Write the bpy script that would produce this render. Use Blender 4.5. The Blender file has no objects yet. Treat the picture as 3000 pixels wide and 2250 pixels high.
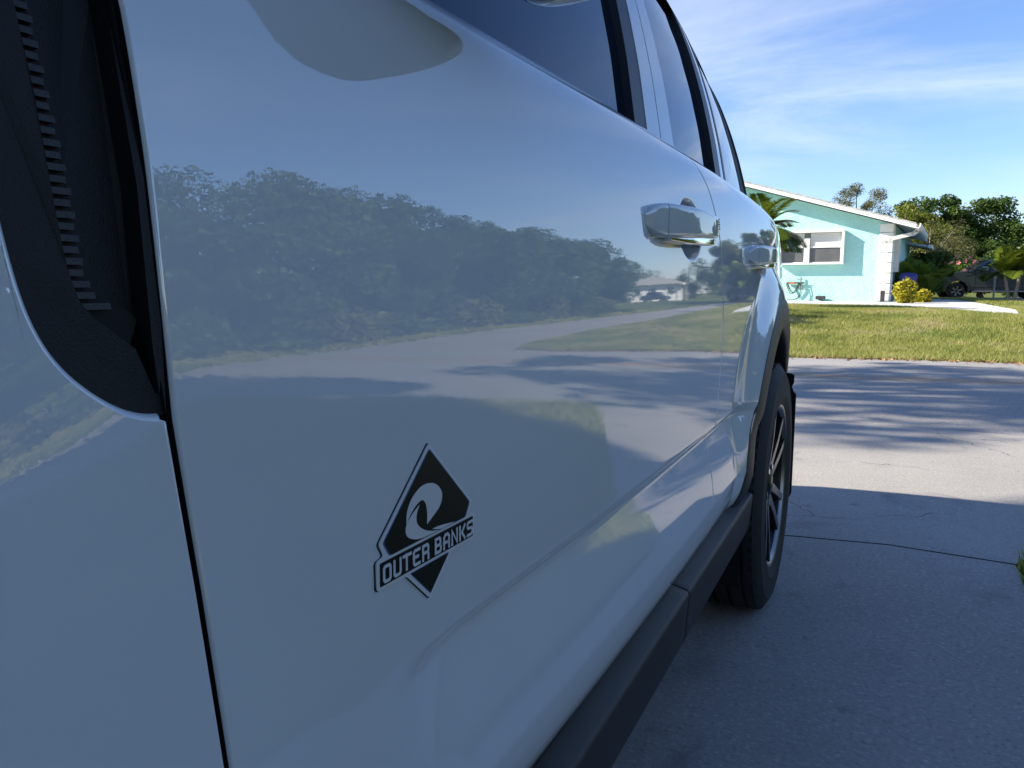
import bpy, math, random
import numpy as np
from mathutils import Vector, Matrix

random.seed(7); RNG = np.random.default_rng(7)
SC = bpy.context.scene
COL = SC.collection
R_ = math.radians

# ---------------------------------------------------------------- camera
cam_d = bpy.data.cameras.new('camera'); cam = bpy.data.objects.new('camera', cam_d); COL.objects.link(cam)
cam_d.sensor_width = 36.0; cam_d.sensor_fit = 'HORIZONTAL'; cam_d.lens = 26.69
cam_d.clip_start = 0.02; cam_d.clip_end = 2000
cam.location = (0, 0, 0.95); cam.rotation_euler = (R_(90 - 7.5), 0, R_(26.2))
SC.camera = cam

# ---------------------------------------------------------------- world, sun, exposure
SUN_AZ, SUN_EL = 250.0, 31.0          # clockwise from +Y; the sun stands behind the car, to the left
w = bpy.data.worlds.new('World'); SC.world = w; w.use_nodes = True
nt = w.node_tree; nt.nodes.clear()
def wn(t, **k):
    n = nt.nodes.new(t)
    for a, b in k.items(): setattr(n, a, b)
    return n
out = wn('ShaderNodeOutputWorld'); bg = wn('ShaderNodeBackground'); bg.inputs[1].default_value = 0.095
sky = wn('ShaderNodeTexSky', sky_type='NISHITA', sun_disc=False)
sky.sun_elevation = R_(SUN_EL); sky.sun_rotation = R_(SUN_AZ); sky.altitude = 0
sky.air_density = 1.0; sky.dust_density = 0.15; sky.ozone_density = 4.0
tc = wn('ShaderNodeTexCoord'); sep = wn('ShaderNodeSeparateXYZ'); nt.links.new(tc.outputs['Generated'], sep.inputs[0])
def wm(op, a, b=None, clamp=False):
    n = wn('ShaderNodeMath', operation=op, use_clamp=clamp)
    for i, v in enumerate((a, b)):
        if v is None: continue
        if isinstance(v, (int, float)): n.inputs[i].default_value = v
        else: nt.links.new(v, n.inputs[i])
    return n.outputs[0]
zz = wm('ADD', wm('MAXIMUM', sep.outputs[2], 0.0), 0.16)
px = wm('DIVIDE', sep.outputs[0], zz); py = wm('DIVIDE', sep.outputs[1], zz)
cmb = wn('ShaderNodeCombineXYZ'); nt.links.new(px, cmb.inputs[0]); nt.links.new(py, cmb.inputs[1])
mp = wn('ShaderNodeMapping'); mp.inputs['Rotation'].default_value = (0, 0, R_(24)); mp.inputs['Scale'].default_value = (0.55, 1.25, 1)
mp.inputs['Location'].default_value = (3.1, 1.7, 0)
nt.links.new(cmb.outputs[0], mp.inputs[0])
n1 = wn('ShaderNodeTexNoise'); n1.inputs['Scale'].default_value = 0.85; n1.inputs['Detail'].default_value = 7; n1.inputs['Roughness'].default_value = 0.62; n1.inputs['Distortion'].default_value = 0.9
n2 = wn('ShaderNodeTexNoise'); n2.inputs['Scale'].default_value = 0.33; n2.inputs['Detail'].default_value = 3
nt.links.new(mp.outputs[0], n1.inputs[0]); nt.links.new(mp.outputs[0], n2.inputs[0])
mr = wn('ShaderNodeMapRange', interpolation_type='SMOOTHSTEP'); mr.inputs[1].default_value = 0.34; mr.inputs[2].default_value = 0.74
nt.links.new(n1.outputs[0], mr.inputs[0])
mr2 = wn('ShaderNodeMapRange', interpolation_type='SMOOTHSTEP'); mr2.inputs[1].default_value = 0.30; mr2.inputs[2].default_value = 0.62
nt.links.new(n2.outputs[0], mr2.inputs[0])
mask = wm('MULTIPLY', wm('MULTIPLY', mr.outputs[0], mr2.outputs[0]), 0.74, True)
mr3 = wn('ShaderNodeMapRange', interpolation_type='SMOOTHSTEP'); mr3.inputs[1].default_value = 0.46; mr3.inputs[2].default_value = 0.24
nt.links.new(sep.outputs[2], mr3.inputs[0]); mask = wm('MULTIPLY', mask, mr3.outputs[0])
mixc = wn('ShaderNodeMix', data_type='RGBA'); mixc.inputs[7].default_value = (5.6, 5.9, 6.2, 1)
nt.links.new(mask, mixc.inputs[0]); 
tint = wn('ShaderNodeMix', data_type='RGBA', blend_type='MULTIPLY'); tint.inputs[0].default_value = 1; tint.inputs[7].default_value = (0.90, 0.935, 1.10, 1)
nt.links.new(sky.outputs[0], tint.inputs[6]); nt.links.new(tint.outputs[2], mixc.inputs[6])
nt.links.new(mixc.outputs[2], bg.inputs[0]); nt.links.new(bg.outputs[0], out.inputs[0])

sd = bpy.data.lights.new('sun', 'SUN'); sun = bpy.data.objects.new('sun', sd); COL.objects.link(sun)
sd.energy = 5.0; sd.angle = R_(0.53); sd.color = (1.0, 0.91, 0.77)
_s = Vector((math.sin(R_(SUN_AZ)) * math.cos(R_(SUN_EL)), math.cos(R_(SUN_AZ)) * math.cos(R_(SUN_EL)), math.sin(R_(SUN_EL))))
sun.rotation_euler = _s.to_track_quat('Z', 'Y').to_euler(); sun.location = _s * 60

SC.view_settings.view_transform = 'Standard'; SC.view_settings.look = 'None'; SC.view_settings.gamma = 1
SC.view_settings.exposure = 1.12; SC.view_settings.use_curve_mapping = False
SC.render.engine = 'CYCLES'; SC.cycles.use_denoising = True
SC.cycles.max_bounces = 8; SC.cycles.transparent_max_bounces = 6; SC.cycles.caustics_reflective = False
SC.cycles.sample_clamp_indirect = 6

# ---------------------------------------------------------------- material helpers
class NM:
    """small node-material builder"""
    def __init__(s, name):
        s.m = bpy.data.materials.new(name); s.m.use_nodes = True
        s.t = s.m.node_tree; s.b = s.t.nodes['Principled BSDF']; s.o = s.t.nodes['Material Output']
        s._pos = None
    def n(s, t, **k):
        n = s.t.nodes.new(t)
        for a, b in k.items(): setattr(n, a, b)
        return n
    def l(s, a, b): s.t.links.new(a, b)
    def pos(s):
        if s._pos is None: s._pos = s.n('ShaderNodeNewGeometry').outputs['Position']
        return s._pos
    def obj(s): return s.n('ShaderNodeTexCoord').outputs['Object']
    def noise(s, scale, detail=4, rough=0.55, vec=None, dist=0.0, sc=None, out=0):
        n = s.n('ShaderNodeTexNoise'); n.inputs['Scale'].default_value = scale; n.inputs['Detail'].default_value = detail
        n.inputs['Roughness'].default_value = rough; n.inputs['Distortion'].default_value = dist
        v = vec or s.pos()
        if sc:
            mp = s.n('ShaderNodeMapping'); mp.inputs['Scale'].default_value = sc; s.l(v, mp.inputs[0]); v = mp.outputs[0]
        s.l(v, n.inputs['Vector']); return n.outputs[out]
    def ramp(s, fac, stops):
        r = s.n('ShaderNodeValToRGB'); e = r.color_ramp.elements
        while len(e) < len(stops): e.new(0.5)
        for q, (p, c) in zip(e, stops): q.position = p; q.color = tuple(c) + (1,)
        s.l(fac, r.inputs[0]); return r.outputs[0]
    def mix(s, fac, a, b, mode='MIX'):
        m = s.n('ShaderNodeMix', data_type='RGBA', blend_type=mode)
        for i, v in ((0, fac), (6, a), (7, b)):
            if isinstance(v, (int, float)): m.inputs[i].default_value = v
            elif isinstance(v, tuple): m.inputs[i].default_value = v + ((1,) if len(v) == 3 else ())
            else: s.l(v, m.inputs[i])
        return m.outputs[2]
    def mrange(s, v, a, b, c=0, d=1):
        m = s.n('ShaderNodeMapRange', interpolation_type='SMOOTHSTEP')
        for i, q in enumerate((a, b, c, d)): m.inputs[i + 1].default_value = q
        s.l(v, m.inputs[0]); return m.outputs[0]
    def math(s, op, a, b=None):
        m = s.n('ShaderNodeMath', operation=op)
        for i, v in enumerate((a, b)):
            if v is None: continue
            if isinstance(v, (int, float)): m.inputs[i].default_value = v
            else: s.l(v, m.inputs[i])
        return m.outputs[0]
    def bump(s, h, strength, dist=0.01, to='Normal'):
        b = s.n('ShaderNodeBump'); b.inputs['Strength'].default_value = strength; b.inputs['Distance'].default_value = dist
        s.l(h, b.inputs['Height']); s.l(b.outputs[0], s.b.inputs[to]); return b
    def set(s, **k):
        names = dict(base='Base Color', rough='Roughness', metal='Metallic', spec='Specular IOR Level', coat='Coat Weight', coatr='Coat Roughness', ior='IOR', coatior='Coat IOR')
        for a, v in k.items():
            i = s.b.inputs[names[a]]
            if isinstance(v, tuple): i.default_value = v + (1,)
            elif isinstance(v, (int, float)): i.default_value = v
            else: s.l(v, i)
        return s

MAT = {}
def simple(name, col, rough=0.6, metal=0.0, vary=0.12, scale=6.0, bump=0.0, bscale=40.0, **k):
    m = NM(name)
    f = m.noise(scale, 4)
    c = m.ramp(f, [(0.3, tuple(x * (1 - vary) for x in col)), (0.7, tuple(min(1, x * (1 + vary)) for x in col))])
    m.set(base=c, rough=rough, metal=metal, **k)
    if bump: m.bump(m.noise(bscale, 3), bump, 0.004)
    MAT[name] = m.m; return m.m

# white car paint: white base under a clear coat with faint orange peel
m = NM('car_paint'); m.set(base=m.ramp(m.noise(3.0, 2), [(0.3, (0.595, 0.625, 0.655)), (0.7, (0.62, 0.65, 0.68))]), rough=0.5, spec=0.0, coat=1.0, coatr=0.0, coatior=2.1)
bp = m.n('ShaderNodeBump'); bp.inputs['Strength'].default_value = 0.022; bp.inputs['Distance'].default_value = 0.0009
m.l(m.noise(130, 2), bp.inputs['Height']); m.l(bp.outputs[0], m.b.inputs['Coat Normal']); MAT['paint'] = m.m
simple('tinted_glass', (0.003, 0.008, 0.02), 0.0, vary=0.05, ior=1.52)
MAT['tinted_glass'].node_tree.nodes['Principled BSDF'].inputs['Specular Tint'].default_value = (0.35, 0.70, 1.0, 1)
simple('black_plastic', (0.010, 0.0105, 0.012), 0.55, spec=0.3, bump=0.25, bscale=900)
simple('grey_cladding', (0.017, 0.0165, 0.016), 0.42, bump=0.3, bscale=1100)
simple('black_gap', (0.004, 0.004, 0.005), 0.8)
simple('rubber_seal', (0.012, 0.012, 0.013), 0.45)
simple('tyre_rubber', (0.013, 0.013, 0.014), 0.7, bump=0.4, bscale=220)
simple('machined_alloy', (0.22, 0.222, 0.23), 0.32, 1.0, vary=0.05)
simple('dark_alloy', (0.03, 0.031, 0.034), 0.3, 0.6)
simple('chrome', (0.75, 0.76, 0.78), 0.08, 1.0, vary=0.03)
simple('badge_silver', (0.60, 0.61, 0.62), 0.35, 0.0, vary=0.04)
simple('badge_black', (0.006, 0.006, 0.007), 0.35, vary=0.3, scale=300)
simple('badge_blue', (0.06, 0.11, 0.22), 0.35, vary=0.05)

# concrete of the drive
m = NM('drive_concrete')
big = m.noise(0.9, 5, 0.6); fine = m.noise(85, 3, 0.7); mid = m.noise(9, 5, 0.65)
c = m.ramp(big, [(0.25, (0.275, 0.258, 0.236)), (0.75, (0.385, 0.36, 0.325))])
c = m.mix(m.mrange(fine, 0.50, 0.78), c, (0.47, 0.46, 0.445))
c = m.mix(m.mrange(fine, 0.45, 0.22), c, (0.17, 0.165, 0.16))
c = m.mix(m.mrange(mid, 0.60, 0.80), c, (0.20, 0.19, 0.175))
stain = m.noise(2.2, 6, 0.7, dist=0.8); c = m.mix(m.math('MULTIPLY', m.mrange(stain, 0.54, 0.72), 0.55), c, (0.155, 0.148, 0.14))
def spot(cx, cy, r, col, amt):
    vd = m.n('ShaderNodeVectorMath', operation='DISTANCE'); vd.inputs[1].default_value = (cx, cy, 0.01); m.l(m.pos(), vd.inputs[0])
    dd = m.math('ADD', vd.outputs['Value'], m.math('MULTIPLY', m.math('SUBTRACT', m.noise(14, 5, 0.7), 0.5), r * 1.3))
    return m.mix(m.math('MULTIPLY', m.mrange(dd, r * 1.06, r * 0.94), amt), c, col)
# hairline crack and a scaled patch by it
vo_ = m.n('ShaderNodeTexVoronoi', feature='DISTANCE_TO_EDGE'); vo_.inputs['Scale'].default_value = 0.9
dv = m.n('ShaderNodeVectorMath', operation='ADD'); m.l(m.pos(), dv.inputs[0])
dn = m.n('ShaderNodeTexNoise'); dn.inputs['Scale'].default_value = 5; dn.inputs['Detail'].default_value = 6; m.l(m.pos(), dn.inputs['Vector'])
sc_ = m.n('ShaderNodeVectorMath', operation='SCALE'); sc_.inputs['Scale'].default_value = 0.25; m.l(dn.outputs['Color'], sc_.inputs[0]); m.l(sc_.outputs[0], dv.inputs[1]); m.l(dv.outputs[0], vo_.inputs['Vector'])
crk = m.math('MULTIPLY', m.mrange(vo_.outputs[0], 0.0035, 0.0010), m.mrange(m.noise(1.1, 2), 0.50, 0.58)); c = m.mix(crk, c, (0.09, 0.085, 0.08))
m.set(base=c, rough=0.88); m.bump(m.noise(130, 3, 0.7), 0.55, 0.004); MAT['concrete'] = m.m
# old pale asphalt with a strip of fallen needles
m = NM('pale_road')
big = m.noise(0.7, 5, 0.6); fine = m.noise(70, 3, 0.7)
c = m.ramp(big, [(0.25, (0.245, 0.235, 0.222)), (0.75, (0.335, 0.32, 0.298))])
c = m.mix(m.mrange(fine, 0.50, 0.76), c, (0.45, 0.44, 0.43)); c = m.mix(m.mrange(fine, 0.46, 0.25), c, (0.12, 0.12, 0.118))
sp = m.n('ShaderNodeSeparateXYZ'); m.l(m.pos(), sp.inputs[0])
yy = m.math('SUBTRACT', sp.outputs[1], m.math('MULTIPLY', sp.outputs[0], 0.11))
yy = m.math('ADD', yy, m.math('MULTIPLY', m.noise(1.3, 4, sc=(1, 2, 1)), 0.35))
st = m.math('MULTIPLY', m.mrange(yy, 8.42, 8.62), m.mrange(yy, 9.02, 8.80))
st = m.math('MULTIPLY', st, m.mrange(m.noise(5, 5, 0.7, sc=(0.5, 3, 1)), 0.36, 0.60))
c = m.mix(st, c, (0.36, 0.235, 0.125))
m.set(base=c, rough=0.9); m.bump(m.noise(110, 3, 0.7), 0.6, 0.004); MAT['road'] = m.m
simple('white_concrete', (0.60, 0.59, 0.56), 0.85, bump=0.3, bscale=60)
# soil and turf under the grass blades
m = NM('turf'); g = m.noise(1.6, 5, 0.65); f2 = m.noise(30, 4, 0.7)
c = m.ramp(f2, [(0.3, (0.05, 0.075, 0.014)), (0.55, (0.11, 0.145, 0.026)), (0.75, (0.18, 0.19, 0.055))])
c = m.mix(m.mrange(g, 0.52, 0.66), c, (0.30, 0.25, 0.15)); m.set(base=c, rough=0.95, spec=0.1); m.bump(f2, 0.6, 0.03); MAT['turf'] = m.m
def leafmat(name, dark, light, third=None, scale=0.8, trans=0.30, rough=0.5, ps=(0.30, 0.68, 0.86)):
    m = NM(name)
    f = m.noise(scale, 4, 0.6); f2 = m.noise(scale * 14, 2)
    st = [(ps[0], dark), (ps[1], light)] + ([(ps[2], third)] if third else [])
    c = m.mix(0.35, m.ramp(f, st), m.ramp(f2, st))
    m.set(base=c, rough=rough, spec=0.25)
    tr = m.n('ShaderNodeBsdfTranslucent'); m.l(c, tr.inputs[0])
    mx = m.n('ShaderNodeMixShader'); mx.inputs[0].default_value = trans
    m.l(m.b.outputs[0], mx.inputs[1]); m.l(tr.outputs[0], mx.inputs[2]); m.l(mx.outputs[0], m.o.inputs[0]); MAT[name] = m.m
leafmat('grass_blade', (0.13, 0.185, 0.03), (0.37, 0.375, 0.10), (0.58, 0.48, 0.30), 0.9, 0.45, 0.6, (0.32, 0.53, 0.68))
leafmat('leaf_oak', (0.032, 0.068, 0.012), (0.095, 0.150, 0.028))
leafmat('leaf_deep', (0.020, 0.050, 0.012), (0.062, 0.115, 0.022))
leafmat('leaf_olive', (0.075, 0.088, 0.024), (0.185, 0.180, 0.060), (0.25, 0.20, 0.07))
leafmat('leaf_yellowgreen', (0.09, 0.12, 0.015), (0.22, 0.23, 0.03))
leafmat('leaf_palm', (0.055, 0.105, 0.012), (0.16, 0.20, 0.025), (0.26, 0.25, 0.05), 3.0, 0.3, 0.35)
leafmat('leaf_croton', (0.20, 0.20, 0.015), (0.50, 0.44, 0.04), None, 5.0)
leafmat('dry_leaf', (0.16, 0.09, 0.04), (0.34, 0.21, 0.10), None, 9.0, 0.1)
leafmat('leaf_banana', (0.07, 0.13, 0.015), (0.16, 0.24, 0.03), None, 2.0)
leafmat('petal_pink', (0.55, 0.16, 0.17), (0.70, 0.28, 0.28), None, 4.0)
simple('bark', (0.10, 0.078, 0.058), 0.9, vary=0.35, scale=9, bump=0.8, bscale=30)
simple('pale_bark', (0.33, 0.28, 0.22), 0.85, vary=0.2, scale=12, bump=0.6, bscale=40)
m = NM('teal_stucco'); c = m.ramp(m.noise(1.2, 4), [(0.3, (0.38, 0.71, 0.67)), (0.7, (0.42, 0.76, 0.72))]); m.set(base=c, rough=0.85)
hh = m.math('ADD', m.mrange(m.noise(5.5, 5, 0.6, dist=0.6), 0.40, 0.62), m.math('MULTIPLY', m.noise(26, 4), 0.35)); m.bump(hh, 0.35, 0.022); MAT['teal'] = m.m
simple('white_paint', (0.78, 0.78, 0.76), 0.6, vary=0.04, scale=3)
simple('offwhite_trim', (0.66, 0.655, 0.62), 0.65, vary=0.06, scale=3)
simple('roof_tile', (0.42, 0.41, 0.39), 0.85, vary=0.25, scale=8, bump=0.5, bscale=14)
simple('soffit', (0.55, 0.55, 0.54), 0.8, vary=0.05)
simple('blind_white', (0.66, 0.66, 0.65), 0.7, vary=0.03)
simple('window_glass', (0.10, 0.105, 0.11), 0.06, vary=0.1)
simple('screen_grey', (0.20, 0.205, 0.21), 0.6, vary=0.06)
simple('dark_metal', (0.035, 0.036, 0.04), 0.5)
simple('hose_green', (0.03, 0.06, 0.04), 0.5)
simple('orange_plastic', (0.40, 0.12, 0.06), 0.5)
simple('blue_bin', (0.03, 0.045, 0.22), 0.45)
simple('truck_paint', (0.036, 0.044, 0.047), 0.25, coat=1.0, coatr=0.03)
simple('truck_lamp', (0.55, 0.56, 0.58), 0.12, vary=0.03)
simple('galvanised', (0.30, 0.31, 0.32), 0.45, 0.7)
simple('mulch', (0.09, 0.06, 0.04), 0.95, vary=0.4, scale=30)

# ---------------------------------------------------------------- object helpers
def mesh_obj(name, verts, faces, mat, parent=None, smooth=False, loc=None, rot=None):
    me = bpy.data.meshes.new(name)
    me.from_pydata([tuple(float(c) for c in v) for v in verts], [], [tuple(int(i) for i in f) for f in faces])
    me.materials.append(MAT[mat] if isinstance(mat, str) else mat)
    if smooth: me.polygons.foreach_set('use_smooth', [True] * len(me.polygons))
    me.update()
    o = bpy.data.objects.new(name, me); COL.objects.link(o)
    if parent is not None: o.parent = parent
    if loc is not None: o.location = loc
    if rot is not None: o.rotation_euler = rot
    return o
def empty(name, loc=(0, 0, 0), rz=0.0, parent=None):
    o = bpy.data.objects.new(name, None); COL.objects.link(o); o.location = loc; o.rotation_euler = (0, 0, rz)
    o.empty_display_size = 0.2
    if parent is not None: o.parent = parent
    return o
def tag(o, label, cat, group=None):
    o['label'] = label; o['category'] = cat
    if group: o['group'] = group
    return o
def struct(o, label=None):
    o['kind'] = 'structure'
    if label: o['label'] = label
    return o
class MB:
    """collects shapes into one mesh"""
    def __init__(s): s.v = []; s.f = []
    def add(s, V, F):
        k = len(s.v); s.v += [tuple(v) for v in V]; s.f += [tuple(i + k for i in f) for f in F]; return s
    def box(s, x0, x1, y0, y1, z0, z1, M=None):
        V = [(x, y, z) for z in (z0, z1) for y in (y0, y1) for x in (x0, x1)]
        if M is not None: V = [tuple(M @ Vector(v)) for v in V]
        return s.add(V, [(0, 2, 3, 1), (4, 5, 7, 6), (0, 1, 5, 4), (2, 6, 7, 3), (0, 4, 6, 2), (1, 3, 7, 5)])
    def cbox(s, x0, x1, y0, y1, z0, z1, c=0.01):
        """box with chamfered edges all round"""
        def ring(d, z): return [(x0 + d, y0), (x1 - d, y0)], z
        V = []; F = []
        def oct_(ix, iy, z):
            a = [(x0 + c + ix, y0 + iy), (x1 - c - ix, y0 + iy), (x1 - ix, y0 + c + iy), (x1 - ix, y1 - c - iy), (x1 - c - ix, y1 - iy), (x0 + c + ix, y1 - iy), (x0 + ix, y1 - c - iy), (x0 + ix, y0 + c + iy)]
            return [(p[0], p[1], z) for p in a]
        for d, z in ((c, z0), (0, z0 + c), (0, z1 - c), (c, z1)): V += oct_(d * 0.6, d * 0.6, z)
        for r in range(3):
            for i in range(8): F.append((r * 8 + i, r * 8 + (i + 1) % 8, (r + 1) * 8 + (i + 1) % 8, (r + 1) * 8 + i))
        F += [tuple(reversed(range(8))), tuple(range(24, 32))]
        return s.add(V, F)
    def tube(s, pts, rad, n=8, caps=True):
        pts = [Vector(p) for p in pts]; k0 = len(s.v); m_ = len(pts)
        rad = rad if hasattr(rad, '__len__') else [rad] * m_
        up = Vector((0, 0, 1))
        for i, p in enumerate(pts):
            d = (pts[min(i + 1, m_ - 1)] - pts[max(i - 1, 0)])
            d = d.normalized() if d.length > 1e-9 else Vector((0, 0, 1))
            a = d.cross(up)
            if a.length < 0.05: a = d.cross(Vector((1, 0, 0)))
            a.normalize(); b = d.cross(a)
            for j in range(n):
                t = 2 * math.pi * j / n; s.v.append(tuple(p + (a * math.cos(t) + b * math.sin(t)) * rad[i]))
        for i in range(m_ - 1):
            for j in range(n):
                s.f.append((k0 + i * n + j, k0 + i * n + (j + 1) % n, k0 + (i + 1) * n + (j + 1) % n, k0 + (i + 1) * n + j))
        if caps: s.f.append(tuple(k0 + j for j in reversed(range(n)))); s.f.append(tuple(k0 + (m_ - 1) * n + j for j in range(n)))
        return s
    def prism(s, poly, a, b, axis='x'):
        """extrude a 2-D polygon along an axis from a to b"""
        n = len(poly)
        P = {'x': lambda p, t: (t, p[0], p[1]), 'y': lambda p, t: (p[0], t, p[1]), 'z': lambda p, t: (p[0], p[1], t)}[axis]
        V = [P(p, a) for p in poly] + [P(p, b) for p in poly]
        F = [tuple(range(n)), tuple(reversed(range(n, 2 * n)))] + [(i, i + n, (i + 1) % n + n, (i + 1) % n) for i in range(n)]
        return s.add(V, F)
    def build(s, name, mat, parent=None, smooth=False, **k): return mesh_obj(name, s.v, s.f, mat, parent, smooth, **k)
def fix_normals(o):
    import bmesh
    b = bmesh.new(); b.from_mesh(o.data); bmesh.ops.recalc_face_normals(b, faces=b.faces[:]); b.to_mesh(o.data); b.free(); return o
def bevel(o, w=0.01, seg=2, ang=30):
    md = o.modifiers.new('bevel', 'BEVEL'); md.width = w; md.segments = seg; md.limit_method = 'ANGLE'; md.angle_limit = R_(ang); return o
def grid_faces(nr, nc, flip=False):
    F = []
    for i in range(nr - 1):
        for j in range(nc - 1):
            q = (i * nc + j, i * nc + j + 1, (i + 1) * nc + j + 1, (i + 1) * nc + j)
            F.append(q[::-1] if flip else q)
    return F
def sstep(a, b, x):
    t = np.clip((np.asarray(x, float) - a) / (b - a), 0, 1); return t * t * (3 - 2 * t)

# ================================================================ THE GROUND
def gz(x, y):
    """height of the terrain: level street, a lawn that rises to the house and falls off behind"""
    y = np.asarray(y, float); x = np.asarray(x, float)
    up = 0.36 * sstep(10.9, 17.5, y) * (1 - 0.38 * sstep(30, 44, y))
    return up * (1 - sstep(3.5, 5.6, x) * 0.75)
def sheet(name, poly, mat, dz, parent=None, step=0.6, flat=False):
    """a sheet over a polygon, following the terrain"""
    import bmesh
    b = bmesh.new(); b.faces.new([b.verts.new((p[0], p[1], 0)) for p in poly])
    xs = [p[0] for p in poly]; ys = [p[1] for p in poly]
    if not flat:
        for ax, lo, hi in ((0, min(xs), max(xs)), (1, min(ys), max(ys))):
            t = lo + step
            while t < hi:
                nrm = [0, 0, 0]; nrm[ax] = 1; co = [0, 0, 0]; co[ax] = t
                bmesh.ops.bisect_plane(b, geom=b.verts[:] + b.edges[:] + b.faces[:], plane_co=co, plane_no=nrm); t += step
    for v in b.verts: v.co.z = float(gz(v.co.x, v.co.y)) + dz
    bmesh.ops.recalc_face_normals(b, faces=b.faces[:])
    for f in b.faces:
        if f.normal.z < 0: f.normal_flip()
    me = bpy.data.meshes.new(name); b.to_mesh(me); b.free(); me.materials.append(MAT[mat])
    o = bpy.data.objects.new(name, me); COL.objects.link(o)
    if parent is not None: o.parent = parent
    return o

gxs = np.r_[-400, -200, -100, -60, np.arange(-40, 41, 1.0), 60, 100, 200, 400]
gys = np.r_[-400, -200, -80, -40, -20, np.arange(-10, 71, 1.0), 100, 200, 500, 900]
GX, GY = np.meshgrid(gxs, gys); GZ = gz(GX, GY)
struct(mesh_obj('ground', np.c_[GX.ravel(), GY.ravel(), GZ.ravel()], grid_faces(len(gys), len(gxs)), 'turf', smooth=True))

# the street, with the mouth of the side road; far edge is the lawn's kerbless border
SR0, SR1 = 6.1, 9.95                                     # side road, near and far edge
far_edge = [(-60, 5.0), (-20, 8.2), (-8, 9.5), (-3, 10.0), (-1.0, 10.40), (0.5, 10.72), (1.8, 10.85), (3.2, 10.75), (4.6, 10.85), (5.5, 11.3), (SR0, 12.6)]
near_edge = [(60, 1.6), (9, 4.2), (1.7, 5.553), (0.5, 5.625), (-0.5, 5.64), (-4, 5.65), (-20, 4.4), (-60, 0.8)]
road_poly = far_edge + [(SR0, 20), (SR0 - 0.1, 34), (SR0 - 0.6, 60), (SR1 - 0.6, 60), (SR1 - 0.1, 34), (SR1, 20), (SR1, 10.4), (SR1 - 0.25, 8.4), (SR1 - 1.0, 6.9), (9.6, 5.6), (60, 5.2)] + near_edge
struct(sheet('road', road_poly, 'road', 0.006, step=1.0))

# driveway slabs
drive = struct(empty('driveway'))
def slab(poly): return sheet('slab', poly, 'concrete', 0.010, drive, flat=True)
slab([(-3.1, -4), (0.40, -4), (0.415, 0.5), (0.428, 2.0), (0.44, 2.90), (0.435, 2.957), (0.05, 2.987), (-0.30, 2.93), (-3.1, 2.84)])
slab([(-3.1, 2.852), (-0.30, 2.942), (0.05, 2.999), (0.442, 2.969), (0.60, 3.30), (0.82, 3.8), (1.08, 4.4), (1.36, 5.0), (1.64, 5.545), (0.5, 5.615), (-0.5, 5.628), (-3.6, 5.64)])
# dark filled joints under the gaps
jm = MB()
for a, b in (((-3.1, 2.846), (-0.30, 2.936)), ((-0.30, 2.936), (0.05, 2.993)), ((0.05, 2.993), (0.434, 2.963)), ((-3.8, 5.645), (-0.5, 5.632)), ((-0.5, 5.632), (0.5, 5.618)), ((0.5, 5.618), (1.68, 5.549))):
    a = Vector(a).to_3d(); b = Vector(b).to_3d(); d = (b - a).normalized().cross(Vector((0, 0, 1))) * 0.011
    jm.add([a - d + Vector((0, 0, .0085)), b - d + Vector((0, 0, .0085)), b + d + Vector((0, 0, .0085)), a + d + Vector((0, 0, .0085))], [(0, 1, 2, 3)])
jm.build('joint', 'black_gap', drive)

apron = struct(sheet('path', [(-9, 24.6), (-2.43, 23.0), (-0.1, 22.6), (0.75, 21.5), (1.5, 19.4), (2.26, 17.2), (2.62, 20.5), (2.50, 28.2), (2.3, 33), (1.7, 40), (0.55, 40), (0.5, 28.2), (-9, 29.8)], 'white_concrete', 0.015, step=0.8))

# ================================================================ THE CAR (its left side is the near one, front towards the viewer)
def _smooth(z, a, k=9):
    for _ in range(3): a = np.convolve(np.pad(a, k // 2, mode='edge'), np.ones(k) / k, 'valid')
    return a
_zt = np.linspace(0.40, 1.20, 801)
_tilt = np.interp(_zt, [.40, .445, .465, .50, .60, .75, .86, .95, 1.0, 1.05, 1.10, 1.135, 1.158, 1.175, 1.20], [-35, -22, -11, -3.5, -1.2, -.4, .3, 1.7, 2.9, 5.2, 9.8, 17, 29, 48, 62])
_tilt = _smooth(_zt, _tilt, 21)
_P0 = -np.cumsum(np.tan(np.radians(_tilt))) * (_zt[1] - _zt[0]); _P0 -= np.interp(0.86, _zt, _P0)
_P1 = np.interp(_zt, [.40, .44, .47, .52, .57, .61, .636, .650, .655, .674, .678, .70, 1.2], [.001, .002, .007, .0100, .002, -.0085, -.0155, -.0190, -.0186, -.0010, 0, 0, 0])
_P1 = _smooth(_zt, _P1, 5)
WY, WZ, WR = 2.30, 0.363, 0.363                         # rear axle and tyre radius
FY = WY - 2.67                                          # front axle
HND = [(1.232, 1.0375, 0.88, 1.250), (2.062, 1.0175, 0.84, 2.085)]       # bowls behind the door handles
_yx = np.linspace(-1.6, 3.6, 1301)
_x0 = _smooth(_yx, np.interp(_yx, [-1.6, -1, -.5, -.2, 0, .3, .55, .8, 1.05, 1.3, 1.6, 1.9, 2.2, 2.5, 2.8, 3.1, 3.6], [-.50, -.390, -.344, -.327, -.3175, -.3055, -.2975, -.2915, -.2875, -.2855, -.2862, -.2902, -.2975, -.308, -.326, -.365, -.47]), 101)
def X0(y): return np.interp(np.asarray(y, float), _yx, _x0)
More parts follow.
